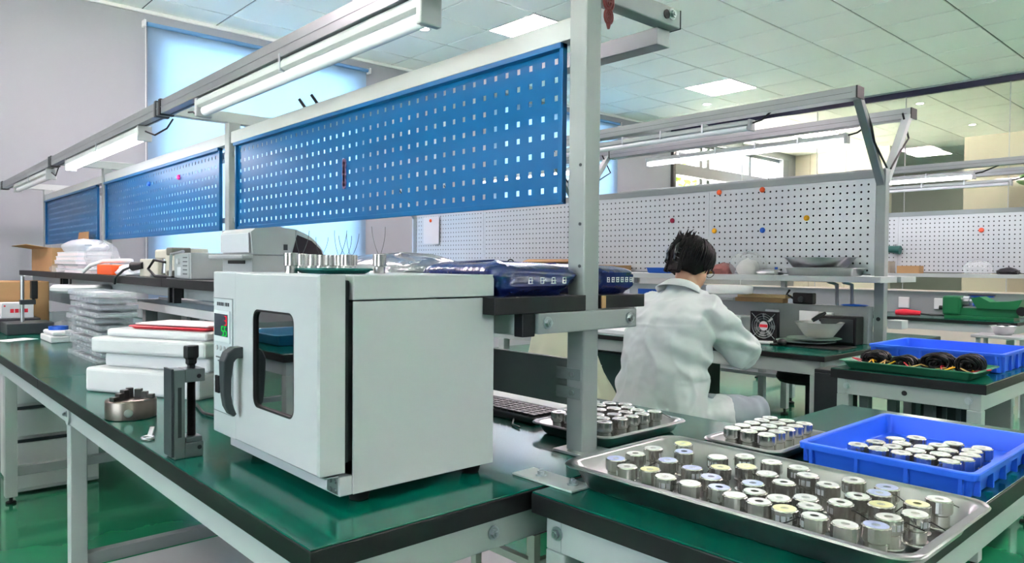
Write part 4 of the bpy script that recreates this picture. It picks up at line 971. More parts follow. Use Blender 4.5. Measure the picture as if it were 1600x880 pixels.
# orange and white items
tag(B('orange_box', ORANGE, None, 1.03, 1.2, 4.30, 4.62, ZS, ZS + .055, .004), 'bright orange flat box on the far shelf', 'box')
tag(MB().tube([(1.0, 4.80, ZS + .012), (1.02, 4.72, ZS + .05), (1.06, 4.6, ZS + .074), (1.1, 4.28, ZS + .078), (1.12, 4.26, ZS + .076)], .011, 10).build('white_hose', WHITEP), 'thick white hose laid over the orange box', 'hose')
tag(bag_mb(1.02, 1.2, 3.95, 4.25, ZS, ZS + .06, 5, .25, 8).build('parcel_bag', mat('white_bag', (226, 226, 234), .35, bump=.3, bump_scale=30)), 'white plastic parcel right of the orange box', 'bag')
# boxes stack
for i in range(5):
    d = .012 * math.sin(i * 2.1)
    t = thing('flat_box', ORD[i] + ' flat white carton from the bottom of the pile on the far shelf', 'box', (1.12, 5.2, ZS + i * .027), 'flat white cartons on the shelf')
    B('tray', mat('pale_pink_card', (232, 222, 224), .6), t, 1.03 + d, 1.22 + d, 5.12 + d * 2 - (.35 if i == 0 else 0), 5.72 + d, ZS + .0003 + i * .027, ZS + i * .027 + .018, .002); B('lid', PAPER, t, 1.028 + d, 1.222 + d, 5.118 + d * 2 - (.35 if i == 0 else 0), 5.722 + d, ZS + i * .027 + .018, ZS + i * .027 + .0265, .002)
tag(bag_mb(1.05, 1.22, 4.80, 5.08, ZS + .027, ZS + .19, 21, .3, 10).build('plastic_bag', FILM), 'puffy clear plastic bag beside the far post', 'bag')
tag(bag_mb(1.05, 1.24, 5.12, 5.80, ZS + .136, ZS + .22, 33, .15, 10).build('plastic_sheet', mat('grey_film', (198, 206, 214), .3, bump=.4, bump_scale=14, coat=.4)), 'big grey-white plastic sheet draped over the cartons', 'bag')
t = thing('cardboard_box', 'open cardboard box with flaps at the far end of the shelf', 'box', (1.12, 6.2, ZS))
x0, x1, y0, y1, z1 = 1.02, 1.24, 5.80, 6.55, ZS + .165
for q in ((x0, x0 + .004, y0, y1), (x1 - .004, x1, y0, y1), (x0 + .004, x1 - .004, y0, y0 + .004), (x0 + .004, x1 - .004, y1 - .004, y1)): B('side', CARD, t, *q, ZS + .001, z1, 0)
B('bottom', CARDD, t, x0, x1, y0, y1, ZS, ZS + .001, 0)
o = MB().add([(x0, y0 + .1, z1), (x0, y1, z1), (x0 - .12, y1 + .04, z1 + .02), (x0 - .11, y0 + .25, z1 + .025)], [(0, 1, 2, 3)]).build('flap', CARD, t); solidify(o, .004)
o = MB().add([(x1, y0, z1), (x1, y0 + .35, z1), (x1 + .01, y0 + .32, z1 + .12), (x1 + .01, y0 + .03, z1 + .12)], [(0, 1, 2, 3)]).build('flap', CARD, t); solidify(o, .004)
tag(bag_mb(.99, 1.05, 5.45, 5.78, ZS, ZS + .055, 41, .3, 7).build('small_bag', FILM), 'small clear bag of parts before the open cardboard box', 'bag')
# near end: wrapped parcels
tag(bag_mb(1.03, 1.275, 1.50, 1.98, ZS, ZS + .10, 51, .20, 14, puff=.4).build('wrapped_parcel', BAGS), 'grey parcel in shiny clear wrap on the shelf behind the oven', 'parcel')
def glyph(mb, o_, u, v, s, seed):
    r_ = random.Random(seed); o_, u, v = Vector(o_), Vector(u), Vector(v)
    nrm = u.cross(v).normalized() * .0006
    for k in range(3): mb.obox(o_ + u * s * .5 + v * s * (.12 + .38 * k), u * s * .45 * r_.uniform(.6, 1), v * s * .05, nrm)
    for k in range(2): mb.obox(o_ + u * s * (.2 + .55 * k) + v * s * .5, u * s * .05, v * s * .46 * r_.uniform(.6, 1), nrm)
t = thing('courier_bag', 'glossy navy courier bag with white characters left of the near post', 'bag', (1.13, 1.3, ZS)); bag_mb(1.03, 1.275, 1.17, 1.48, ZS, ZS + .078, 61, .16, 14, puff=.22, dome=6).build('bag', BAGK, t)
mb = MB()
for i in range(4): glyph(mb, (1.10 + i * .036, 1.158, ZS + .026), (1, 0, 0), (0, 0, 1), .017, i)
mb.build('printed_characters', PAPER, t)
t = thing('courier_bag', 'glossy navy courier bag with white characters right of the near post', 'bag', (1.42, 1.3, 1.131)); bag_mb(1.348, 1.497, 1.17, 1.60, 1.131, 1.206, 63, .10, 14, puff=.16, dome=7).build('bag', BAGK, t)
mb = MB()
for i in range(6): glyph(mb, (1.366 + i * .0175, 1.159, 1.160), (1, 0, 0), (0, 0, 1), .014, i + 9)
mb.build('printed_characters', PAPER, t)
# loose electronics behind the cups
t = thing('wired_board', 'small circuit board with tangled red and black wires behind the cups', 'circuit board', (1.1, 2.05, ZS)); B('board', mat('board_green', (60, 90, 90), .5), t, 1.03, 1.17, 1.99, 2.12, ZS, ZS + .006, .001)
r_ = random.Random(5)
for i in range(8):
    p0 = Vector((r_.uniform(1.03, 1.1), r_.uniform(2.0, 2.1), ZS + .006)); p1 = Vector((r_.uniform(1.03, 1.1), r_.uniform(2.0, 2.1), ZS + .006)); MB().tube(arc(p0, p1, r_.uniform(.02, .05), 8, (0, 0, 1)), .0016, 5).build('wire', [CABLE, RED, WHITEP][i % 3], t)
# white card and papers behind the post
tag(B('notice_sheet', PAPER, None, 4.478, 4.4795, 6.05, 6.32, 1.42, 1.70, 0), 'white notice sheet pinned on the far pale board', 'paper')
# far shelf clip on top of the blue board
t = thing('spring_clip', 'pair of small black clips on the top edge of the near blue board', 'clip', (1.3, 2.55, 1.80))
for yy in (2.52, 2.62): MB().bar((1.30, yy, 1.80), (1.285, yy + .02, 1.835), .006, .010).build('clip_leg', BLACK, t)
# ================================================================== pale bench rows behind
def pale_row(lb, xc, xf, xr, ya, yb, seams, posts, near=True):
    """bench with pale perforated boards on centre line xc, worktop xf..xr, y ya..yb"""
    t = thing('workbench', lb, 'workbench', ((xf + xr) / 2, (ya + yb) / 2, 0))
    worktop(t, xf, xr, ya, yb, .75, .03)
    for xx in (xf + .02, xr - .06): B('apron', PAINTL, t, xx, xx + .04, ya + .03, yb - .03, .645, .719, .002)
    for yy in (ya + .03, (ya + yb) / 2, yb - .08):
        B('cross_apron', PAINTL, t, xf + .06, xr - .06, yy, yy + .04, .645, .719, .002)
        for xx in (xf + .02, xr - .08):
            lg = B('leg', PAINTL, t, xx, xx + .06, yy - .005, yy + .055, .035, .644, .003); MB().lathe([(.022, 0), (.024, .004), (.022, .010), (.008, .012), (.008, .038)], (xx + .03, yy + .025, 0), 14).build('levelling_foot', RUBBER, lg)
        B('stretcher', PAINT, t, xf + .08, xr - .08, yy, yy + .04, .14, .18, .002)
    for k, yy in enumerate(posts):
        B('post', PAINT, t, xc - .03, xc + .03, yy - .028, yy + .028, .751, 1.785, .004)
        for s in (-1, 1):
            MB().bar((xc + s * .02, yy, 1.70), (xc + s * .37, yy, 2.15), .04, .045, (0, 1, 0)).build('branch_arm', ALU if s < 0 else PAINTL, t, .003)
            MB().tube([(xc + s * .30, yy + .005, 2.16), (xc + s * .42, yy + .01, 2.02) if s > 0 else (xc + s * .25, yy - .03, 2.0), (xc + s * .2, yy - .026, 1.92), (xc + s * .03, yy - .032, 1.79)], .006, 7).build('cable', CABLE, t)
        B('end_plug', BLACK, t, xc - .031, xc - .0299, yy - .009, yy + .009, .90, .922, 0) if False else MB().cyl((xc - .0295, yy, .90), (xc - .0312, yy, .90), .012, n=16).build('plug', BLACK, t)
    for s in (-1, 1):
        for a, b in zip(posts[:-1], posts[1:]):
            r = B('lamp_rail', ALU if s > 0 else PAINT, t, xc + s * .40 - .045, xc + s * .40 + .045, a - .02, b - .03, 2.135, 2.20, .002)
            B('rail_cap', BLACK, r, xc + s * .40 - .046, xc + s * .40 + .046, a - .028, a - .02, 2.134, 2.201, .001)
            B('rail_groove', DARK, r, xc + s * .40 - .0458, xc + s * .40 - .0448, a, b - .04, 2.166, 2.168, 0)
    ys = [posts[0] + .03] + seams + [yb - .06]
    for a, b in zip(ys[:-1], ys[1:]):
        po = plate_holes('x', xc - .02, a + .022, b - .022, 1.165, 1.722, .0425, .0428, .0068, .0068, True).build('perforated_board', PEGW, t); solidify(po, .0014)
        for q in ((a + .001, a + .022), (b - .022, b - .001)): B('board_edge', PEGW, po, xc - .0225, xc - .012, q[0], q[1], 1.155, 1.735, .001)
        B('board_edge', PEGW, po, xc - .0225, xc - .012, a + .022, b - .022, 1.722, 1.735, .001)
    B('board_head', PAINT, t, xc - .026, xc + .026, posts[0] + .03, yb - .06, 1.735, 1.78, .002)
    B('rear_sheet', mat('hollow_shade_backing', (46, 50, 52), .7), t, xc + .016, xc + .018, posts[0] + .03, yb - .06, 1.16, 1.735, 0)  # sheet coloured dark to stand for the shade seen through the holes
    for s, (a, b) in ((-1, (xc - .27, xc - .03)), (1, (xc + .03, xc + .27))):
        B('shelf_board', PAINTL, t, a, b, posts[0] - .10, yb - .05, 1.118, 1.153, .002)
    B('trunking', PAINT, t, xc - .10, xc - .025, posts[0] + .03, yb - .05, .751, .972, .003)
    for s in (-1, 1):
        pass
    return t
R2 = pale_row('pale green-topped workbench with white perforated boards where the person works', 4.52, 3.66, 5.38, 1.66, 6.62, [2.88, 4.12, 5.36], [1.72, 4.15, 6.5])
lamp(R2, 4.12, 2.35, 4.0, 2.075, False, 4); lamp(R2, 4.90, 2.10, 3.72, 2.060, True, 4)
MB().tube([(4.12, 2.34, 2.09), (4.12, 2.28, 2.10), (4.12, 2.22, 2.14)], .006, 7).build('lamp_cable', CABLE, R2); MB().tube([(4.90, 2.09, 2.08), (4.9, 2.03, 2.09), (4.9, 1.95, 2.14)], .006, 7).build('lamp_cable', CABLE, R2)
lamp(R2, 4.90, 4.4, 5.9, 2.07, True, 3)
for yy in (2.30, 1.95, 3.1): 
    s = B('socket_outlet', WHITEP, R2, 4.398, 4.4195, yy, yy + .09, .84, .93, .005); MB().cyl((4.398, yy + .045, .885), (4.396, yy + .045, .885), .012, n=16).build('socket_face', GREYP, s)
R3 = pale_row('far pale workbench with white perforated boards carrying the green lathe', 8.07, 7.26, 8.92, 1.66, 6.4, [2.90, 4.1, 5.3], [1.72, 4.15, 6.3])
lamp(R3, 7.67, 2.12, 3.7, 2.065, True, 3); lamp(R3, 8.47, 2.02, 3.62, 2.06, False, 3)
MB().tube([(7.67, 2.11, 2.08), (7.67, 2.05, 2.09), (7.67, 1.92, 2.14)], .007, 7).build('lamp_cable', CABLE, R3); MB().tube([(8.47, 2.01, 2.08), (8.47, 1.95, 2.09), (8.47, 1.82, 2.14)], .007, 7).build('lamp_cable', CABLE, R3)
for yy in (2.05, 2.42, 2.75): B('socket_outlet', WHITEP, R3, 7.945, 7.9695, yy, yy + .10, .80, .91, .006)
XM = 4.4968
for y, z, m_, lb in ((3.19, 1.541, mat('dark_red_plastic', (150, 28, 60), .35), 'dark red round magnet left of the board seam above the person'), (2.80, 1.722, ORANGE, 'orange round magnet at the top left of the near pale board'), (2.475, 1.717, mat('deep_orange', (226, 84, 30), .4), 'orange round magnet at the top middle of the near pale board'), (2.835, 1.455, YELLOW, 'yellow round magnet just right of the person on the pale board'), (2.47, 1.448, BLUEP, 'blue round magnet in the middle of the near pale board'), (2.169, 1.516, YELLOW, 'yellow round magnet at the right of the near pale board')):
    magnet((XM, y, z), m_, lb, -1, .019)
magnet((4.4770, 6.19, 1.66), ORANGE, 'orange round magnet holding the white notice sheet', -1, .018)
magnet((8.0468, 2.15, 1.575), mat('coral_plastic', (240, 96, 70), .4), 'coral round magnet on the farthest pale board', -1, .024)
# ------------------------------------------------------------------ on the pale bench: shelf
Z2 = 1.1535
def pan(lb, c, r0, r1, z, h, name='steel_pan', m_=STEEL, group=None):
    o = MB().lathe([(r0 - .006, 0), (r0, .004), (r1 - .006, h - .003), (r1 + .004, h - .003), (r1 + .005, h), (r1 - .004, h), (r0 - .001, .007), (.01, .0055)], (c[0], c[1], z), 40).build(name, m_); return tag(o, lb, 'pan', group)
o = tray_mb(4.29, 4.485, 1.78, 2.22, Z2, .048, .02, .01, .012); tag(o.build('steel_tray', STEEL), 'shallow steel tray under the oval pan on the pale shelf', 'tray', 'stainless trays')
m = MB(); R_ = []
for s, z in ((.70, 0), (.74, .004), (.98, .06), (1.04, .061), (1.04, .064), (.96, .064), (.72, .008), (.1, .007)): R_.append([Vector((4.385 + .095 * s * math.cos(2 * PI * i / 40), 2.03 + .225 * s * math.sin(2 * PI * i / 40), Z2 + .0486 + z)) for i in range(40)])
tag(m.loft(R_, True, True).build('oval_pan', STEEL), 'oval shiny steel pan stacked on a tray on the pale shelf', 'pan')
tag(bag_mb(4.32, 4.45, 2.40, 2.62, Z2, Z2 + .15, 71, .25, 9).build('clear_bag', FILM), 'clear bag of white parts beside the steel pans', 'bag')
tag(bag_mb(4.34, 4.44, 2.44, 2.58, Z2 + .001, Z2 + .10, 73, .3, 8).build('white_parts', mat('white_parts', (204, 203, 198), .5, bump=.5, bump_scale=40)), 'white small parts inside the clear bag on the shelf', 'parts')
tag(bag_mb(4.32, 4.44, 2.62, 2.76, Z2, Z2 + .075, 75, .25, 8).build('reddish_bag', mat('maroon_bag', (150, 92, 90), .4, bump=.4)), 'reddish brown bag left of the clear bag on the shelf', 'bag')
tag(bag_mb(4.28, 4.38, 2.74, 2.98, Z2, Z2 + .03, 77, .3, 8).build('brass_parts', mat('brass_parts', (170, 140, 60), .4, metal=.6, bump=.6, bump_scale=60)), 'heap of small brass parts on the shelf edge', 'parts'); bpy.data.objects['brass_parts']['kind'] = 'stuff'
tag(MB().lathe([(.03, 0), (.035, .07), (.036, .075)], (4.37, 3.02, Z2), 20).build('white_cup', FROST), 'small frosted cup on the pale shelf right of the person', 'cup')
o = tray_mb(4.29, 4.46, 3.06, 3.28, Z2, .04, .015, .006, .008); tag(o.build('blue_bin', BLUEP), 'low blue plastic bin on the shelf behind the head', 'bin')
t = thing('small_bottle', 'tiny blue capped bottle left of the oval pan', 'bottle', (4.30, 2.22, Z2)); MB().lathe([(.012, 0), (.013, .03), (.007, .035)], (4.29, 2.26, Z2), 14).build('body', FROST, t); MB().lathe([(.010, .035), (.010, .05)], (4.29, 2.26, Z2), 14).build('cap', BLUEP, t)
tag(bag_mb(4.27, 4.36, 2.24, 2.40, Z2, Z2 + .035, 79, .4, 7).build('foil_scraps', STEEL), 'loose shiny metal scraps before the clear bag', 'scraps')
for i, (y0, y1, h, x0, lb) in enumerate(((3.55, 3.98, .055, 4.28, 'brown cardboard tray on the shelf left of the head'), (4.0, 4.55, .10, 4.32, 'brown cardboard box standing behind the near post'))):
    t = thing('cardboard_tray', lb, 'box', (4.38, (y0 + y1) / 2, Z2)); B('side', CARD, t, x0, x0 + .004, y0, y1, Z2 + .003, Z2 + h, 0); B('side', CARD, t, 4.47, 4.474, y0, y1, Z2 + .003, Z2 + h, 0); B('bottom', CARDD, t, x0, 4.474, y0, y1, Z2, Z2 + .003, 0)
    for yy in (y0, y1 - .004): B('side', CARD, t, x0 + .004, 4.47, yy, yy + .004, Z2 + .003, Z2 + h, 0)
    o = MB().add([(x0, y0, Z2 + h), (x0, y1, Z2 + h), (x0 - .09, y1 - .03, Z2 + h - .02), (x0 - .09, y0 + .02, Z2 + h - .02)], [(0, 1, 2, 3)]).build('flap', CARD, t); solidify(o, .004)
tag(bag_mb(4.28, 4.46, 4.95, 5.6, Z2, Z2 + .06, 81, .3, 9).build('cloth_bundle', mat('white_bundle', (224, 220, 222), .7, bump=.3)), 'white wrapped bundle on the pale shelf left of the near post', 'bundle')
t = thing('headset', 'small black headset hanging on the pale shelf behind the near post', 'headset', (4.3, 4.75, Z2)); pts = [Vector((4.3, 4.75 + .05 * math.cos(a * PI / 10), Z2 + .05 + .05 * math.sin(a * PI / 10))) for a in range(11)]; MB().tube(pts, .006, 6).build('band', BLACK, t)
for s in (-1, 1): MB().cyl((4.28, 4.75 + s * .05, Z2 + .035), (4.32, 4.75 + s * .05, Z2 + .035), .028, n=14).build('ear_cup', BLACK, t)
# ------------------------------------------------------------------ on the pale bench: worktop
t = thing('axial_fan', 'square black axial fan with red and white hub label beside the person', 'fan', (4.17, 2.27, .7505)); fx_, fy, fz, h_ = 4.16, 2.27, .84, .088
m = MB(); n = 32
sq = lambda r, x: [Vector((x, fy + v[0], fz + v[1])) for v in [(max(-r, min(r, r * 1.5 * math.cos(2 * PI * i / n))), max(-r, min(r, r * 1.5 * math.sin(2 * PI * i / n)))) for i in range(n)]]
ci = lambda r, x: [Vector((x, fy + r * math.cos(2 * PI * i / n), fz + r * math.sin(2 * PI * i / n))) for i in range(n)]
m.loft([ci(.078, fx_ + .035), ci(.078, fx_), sq(h_, fx_), sq(h_, fx_ + .035), ci(.078, fx_ + .035)], False).build('frame', BLACK, t)
MB().cyl((fx_ + .004, fy, fz), (fx_ + .03, fy, fz), .032, n=24).build('hub', BLACK, t)
MB().cyl((fx_ + .0025, fy, fz), (fx_ + .004, fy, fz), .029, n=24).build('hub_label', PAPER, t); B('red_band', RED, t, fx_ + .0012, fx_ + .0025, fy - .026, fy + .026, fz - .009, fz + .009, 0)
for k in range(7):
    a = 2 * PI * k / 7; m = MB(); R_ = []
    for r in (.03, .05, .076): R_.append([Vector((fx_ + .012 + q * .014, fy + r * math.cos(a + q * .35), fz + r * math.sin(a + q * .35))) for q in (-.5, 0, .5, 1)])
    o = MB().loft(R_, False, True, False).build('blade', DARK, t); solidify(o, .0015)
for r in (.045, .06, .074):
    MB().tube([Vector((fx_ - .003, fy + r * math.cos(2 * PI * i / 24), fz + r * math.sin(2 * PI * i / 24))) for i in range(25)], .0012, 5).build('guard_ring', STEEL, t)
for k in range(4):
    a = PI / 4 + k * PI / 2; MB().tube([(fx_ - .003, fy + .03 * math.cos(a), fz + .03 * math.sin(a)), (fx_ - .003, fy + .108 * math.cos(a), fz + .108 * math.sin(a))], .0016, 5).build('guard_spoke', STEEL, t)
t = thing('socket_box', 'white socket box on the bench left of the black fan', 'socket box', (4.3, 2.55, .7505)); B('body', WHITEP, t, 4.22, 4.36, 2.46, 2.58, .7505, .885, .006); MB().cyl((4.22, 2.53, .825), (4.214, 2.53, .825), .028, n=20).build('round_plug', BLACK, t)
for q in (-.012, .012): B('slot', DARK, t, 4.2193, 4.22, 2.53 + q - .003, 2.53 + q + .003, .862, .872, 0)
t = thing('glass_bowl', 'wide clear bowl of yellow bits standing on plates on the pale bench', 'bowl', (4.18, 1.93, .80)); cb = (4.18, 1.93, .797)
MB().lathe([(.05, .0), (.075, .002), (.11, .05), (.135, .085), (.138, .087), (.133, .085), (.106, .05), (.072, .006), (.01, .005)], cb, 36).build('bowl', FROST, t); MB().lathe([(.03, .0065), (.085, .02), (.05, .032), (.005, .036)], cb, 24).build('yellow_bits', mat('yellow_bits', (214, 190, 90), .6, bump=1.0, bump_scale=90, noise_amt=.3, noise_scale=80), t)
for i, (r, z) in enumerate(((.15, .777), (.165, .7595))):
    tag(MB().lathe([(r * .6, 0), (r * .65, .002), (r, .014), (r, .016), (r * .62, .005), (.01, .004)], (4.16 - i * .02, 1.95 + i * .04, z), 36).build('green_plate', mat('pale_green_plate', (140, 164, 150), .4)), ['pale green plate right under the clear bowl', 'pale green plate lowest under the clear bowl'][i], 'plate', 'plates under the bowl')
o = MB().box(-.12, .12, -.20, .20, 0, .008); o.xf(Matrix.Translation(Vector((4.08, 1.92, .7505)))); tag(o.build('black_board', BLACK, None, .002), 'flat black board under the plates on the pale bench', 'board')
t = thing('black_monitor', 'squat black box device behind the clear bowl', 'device', (4.3, 1.85, .7505)); B('case', BLACK, t, 4.30, 4.41, 1.77, 1.99, .7505, .915, .006); B('side_panel', DARK, t, 4.295, 4.30, 1.785, 1.975, .765, .90, .002)
tag(MB().tube([(4.2, 1.98, .89), (4.23, 1.95, .915), (4.26, 1.93, .935)], [.012, .016, .008], 8).build('heat_gun_tip', BLACK), 'black angled handle sticking up behind the bowl', 'handle')
tag(MB().ball((3.95, 2.04, .772), .026, 16, 10, (1.3, 1.0, .8)).build('rubber_bulb', BLACK), 'black rubber bulb lying on the pale bench by the fan', 'bulb')
tag(MB().bar((3.90, 2.36, .759), (4.0, 2.12, .759), .035, .016).build('white_case', WHITEP, None, .003), 'slim white case on the bench before the fan', 'case')
tag(B('white_card', PAPER, None, 4.36, 4.365, 2.02, 2.14, .83, .935, 0), 'white card leaning behind the clear bowl', 'card')
tag(MB().tube([(4.05, 2.45, .757), (4.1, 2.38, .757), (4.08, 2.15, .757), (4.2, 2.1, .757)], .006, 7).build('fan_cable', CABLE), 'black cable running from the fan on the bench', 'cable')
# ledge items (on the trunking)
ZL = .9725
t = thing('cardboard_sheaf', 'thin tan cardboard box on the ledge under the pale shelf', 'box', (4.46, 2.5, ZL)); B('tray', CARD, t, 4.42, 4.49, 2.28, 2.62, ZL, ZL + .028, .002); B('lid', mat('tan_card', (212, 180, 130), .8), t, 4.415, 4.493, 2.26, 2.60, ZL + .030, ZL + .052, .002)
t = thing('desk_camera', 'black desk camera on the ledge right of the tan box', 'camera', (4.46, 2.17, ZL)); B('body', BLACK, t, 4.425, 4.485, 2.09, 2.22, ZL, ZL + .07, .008); MB().cyl((4.425, 2.16, ZL + .03), (4.41, 2.16, ZL + .03), .018, n=18).build('lens', DARK, t); MB().tube([(4.45, 2.22, ZL + .03), (4.45, 2.27, ZL + .055), (4.45, 2.25, ZL + .085)], .008, 8).build('stalk', BLACK, t)
t = thing('ring_lamp', 'white oval ring lamp on an arm under the pale shelf', 'lamp', (4.2, 2.6, .98)); m = MB(); R_ = []
for s, z in ((.8, 0), (.97, .004), (1.0, .02), (1.0, .045), (.95, .055), (.8, .055)): R_.append([Vector((4.18 + .13 * s * math.cos(2 * PI * i / 36), 2.52 + .15 * s * math.sin(2 * PI * i / 36), 1.03 + z)) for i in range(36)])
m.loft(R_, True, True).build('lamp_head', WHITEP, t); MB().tube([(4.2, 2.66, 1.06), (4.3, 2.86, 1.09), (4.36, 2.92, 1.07), (4.40, 2.93, .975)], .012, 8).build('arm', ALU, t); MB().lathe([(.03, .0), (.03, .02), (.015, .03)], (4.42, 2.93, ZL), 16).build('clamp', BLACK, t)
t = thing('double_stand', 'pair of thin steel uprights under the pale shelf by the near post', 'stand', (4.45, 1.9, ZL))
for yy in (1.86, 1.95): MB().tube([(4.40, yy + .03, 1.117), (4.45, yy, 1.10), (4.46, yy, ZL)], .011, 8).build('upright', STEELB, t)
tag(bag_mb(4.42, 4.49, 1.77, 1.92, ZL, ZL + .014, 91, .2, 6).build('blue_cloth', BLUEP), 'blue cloth on the ledge by the near post', 'cloth')
tag(B('drive_box', BLUEP, None, 4.43, 4.49, 3.28, 3.45, ZL, ZL + .06, .004), 'blue box on the ledge left of the person', 'box')
tag(B('metal_bracket', PAINTL, None, 4.46, 4.56, 1.58, 1.655, .85, .90, .003), 'small pale bracket box sticking out of the near pale post', 'bracket')
t = thing('strip_lamp', 'lit desk strip on the ledge between person and ring lamp', 'lamp', (4.42, 2.95, ZL)); B('body', PAINTL, t, 4.46, 4.49, 2.66, 2.9, ZL, ZL + .02, .002)
tag(B('paper_pile', PAPER, None, 3.75, 4.05, 3.02, 3.5, .7505, .775, .002), 'pile of white papers on the pale bench left of the person', 'paper')
# dark pedestal and chair under the pale bench
t = thing('drawer_pedestal', 'black drawer pedestal at the end of the pale bench', 'cabinet', (3.6, 1.6, 0)); B('body', mat('black_enamel', (26, 30, 32), .4), t, 3.42, 3.62, 1.475, 1.60, .02, .716, .004); B('drawer', mat('black_drawer', (34, 38, 42), .35), t, 3.41, 3.4195, 1.48, 1.595, .40, .70, .003); B('drawer', 'black_drawer', t, 3.41, 3.4195, 1.48, 1.595, .05, .38, .003)
t = thing('office_chair', 'black round padded chair on the far side of the pale bench', 'chair', (4.9, 2.25, 0)); MB().lathe([(.05, .40), (.20, .405), (.22, .43), (.21, .47), (.15, .485), (.01, .487)], (4.95, 2.35, 0), 32).build('seat', RUBBER, t); MB().cyl((4.95, 2.35, .10), (4.95, 2.35, .402), .025, n=14).build('gas_post', BLACK, t)
for k in range(5):
    a = 2 * PI * k / 5; d = Vector((math.cos(a), math.sin(a), 0)); sp = MB().bar(Vector((4.95, 2.35, .10)), Vector((4.95, 2.35, .07)) + d * .26, .035, .03).build('base_spoke', BLACK, t, .004); MB().ball(Vector((4.95, 2.35, .03)) + d * .26, .03, 10, 6).build('castor', BLACK, sp)
# small cart beyond
t = thing('steel_trolley', 'pale steel trolley with levelling feet beyond the pale bench', 'trolley', (5.75, 3.0, 0))
for xx in (5.6, 6.1):
    for yy in (2.86, 3.06): lg = B('leg', PAINTL, t, xx - .025, xx + .025, yy - .025, yy + .025, .06, .62, .002); MB().lathe([(.03, 0), (.035, .02), (.01, .03), (.012, .06)], (xx, yy, 0), 14).build('foot', BLACK, lg)
for zz in (.30, .60): B('shelf', PAINTL, t, 5.57, 6.13, 2.2 if zz > .5 else 2.83, 3.9, zz, zz + .03, .002)
# ------------------------------------------------------------------ table with the wire bundles
T3 = table('green topped table with wire bundles in a green tray', 3.27, 4.16, .845, 1.455)
bolt(T3, (3.2912, 1.39, .675), (-1, 0, 0), .013); bolt(T3, (3.2912, .91, .675), (-1, 0, 0), .013); MB().cyl((3.2905, 1.15, .673), (3.2925, 1.15, .673), .011, n=16).build('cable_hole', BLACK, T3)
for xx, yy in ((3.45, 1.36), (3.62, 1.30), (3.8, 1.2)): B('inner_upright', PAINTD, T3, xx, xx + .05, yy, yy + .04, .04, .637, .002)
o = tray_mb(3.285, 3.62, .885, 1.43, .751, .038, .02, .012, .02); tag(o.build('green_tray', GTRAY), 'long dark green tray of black wire bundles on the far table', 'tray')
def bundle(c, L, r, seed, lb):
    t = thing('wire_bundle', lb, 'wire bundle', c, 'black wire bundles'); r_ = random.Random(seed); c = Vector(c)
    for k in range(52):
        tx = r_.uniform(-.05, .05); ph = r_.uniform(0, 6.28); rad = r * r_.uniform(.08, 1); tilt = r_.uniform(-.3, .3); el = r_.uniform(.8, 1.0); off = Vector((0, r_.uniform(-.006, .006), 0))
        pts = []
        for q in range(15):
            a = 2 * PI * q / 14
            pts.append(c + off + Vector((tx + .012 * math.sin(2 * a + ph) + .3 * (tilt) * rad * math.cos(a), L * .5 * el * math.cos(a) * rad / r, max(.005, r * .62 + rad * .62 * math.sin(a)))))
        o = MB().tube(pts, .0032, 5).build('wire_loop', CABLE, t)
    for k in range(4):
        a = r_.uniform(0, 6.28); p0 = c + Vector((math.cos(a) * r * .5, math.sin(a) * L * .4, .02)); MB().tube([p0, p0 + Vector((-.04, r_.uniform(-.04, .04), .012)), p0 + Vector((-.075, r_.uniform(-.05, .05), -.002))], .003, 5).build('wire_end', [mat('copper_end', (190, 150, 80), .4), YELLOW, RED][k % 3], t)
for i, (y, L, r, lb) in enumerate(((1.335, .13, .055, 'black wire bundle at the left end of the green tray'), (1.205, .11, .045, 'smaller black wire bundle, second from the left in the green tray'), (1.075, .14, .065, 'big black wire bundle, third from the left in the green tray'), (.955, .12, .07, 'big black wire bundle at the right end of the green tray'))): bundle((3.46, y, .758), L, r, i, lb)
crate('plastic_crate', 'bright blue plastic crate behind the wire bundles', 3.645, 4.13, .88, 1.44, .751, .085, CRATE, True, 'blue plastic crates')
crate('plastic_crate', 'dark blue plastic crate on the lower level of the wire table', 3.45, 3.95, .93, 1.35, .185, .16, CRATED, True, 'blue plastic crates')
B('lower_shelf', PAINTD, T3, 3.33, 4.10, .90, 1.40, .165, .183, .002)
# ------------------------------------------------------------------ farthest row
ZB = .7505
t = thing('mini_lathe', 'green bench lathe on the farthest bench', 'lathe', (7.6, 1.98, ZB)); B('bed', LATHE, t, 7.42, 7.58, 1.69, 2.22, ZB + .03, ZB + .10, .004); B('bed_foot', LATHE, t, 7.40, 7.60, 1.72, 2.26, ZB, ZB + .03, .003)
B('headstock', LATHE, t, 7.40, 7.60, 2.13, 2.28, ZB + .03, ZB + .205, .02); MB().cyl((7.5, 2.13, ZB + .16), (7.5, 2.08, ZB + .16), .045, n=20).build('chuck', STEEL, t); MB().cyl((7.5, 2.08, ZB + .16), (7.5, 2.0, ZB + .165), .016, n=12).build('workpiece', STEEL, t)
m = MB(); m.loft([[Vector((7.40, y, ZB + z)) for y, z in ((1.70, .10), (2.0, .10), (2.05, .19), (1.98, .205), (1.90, .16), (1.76, .17), (1.66, .19))], [Vector((7.60, y, ZB + z)) for y, z in ((1.70, .10), (2.0, .10), (2.05, .19), (1.98, .205), (1.90, .16), (1.76, .17), (1.66, .19))]]); m.build('carriage', LATHE, t, .003); MB().cyl((7.38, 1.66, ZB + .09), (7.40, 1.66, ZB + .09), .04, n=18).build('handwheel', BLACK, t); B('ways', STEEL, t, 7.44, 7.56, 1.70, 2.12, ZB + .10, ZB + .112, .001)
MB().cyl((7.5, 2.28, ZB + .09), (7.5, 2.33, ZB + .09), .02, n=12).build('motor_shaft', BLACK, t)
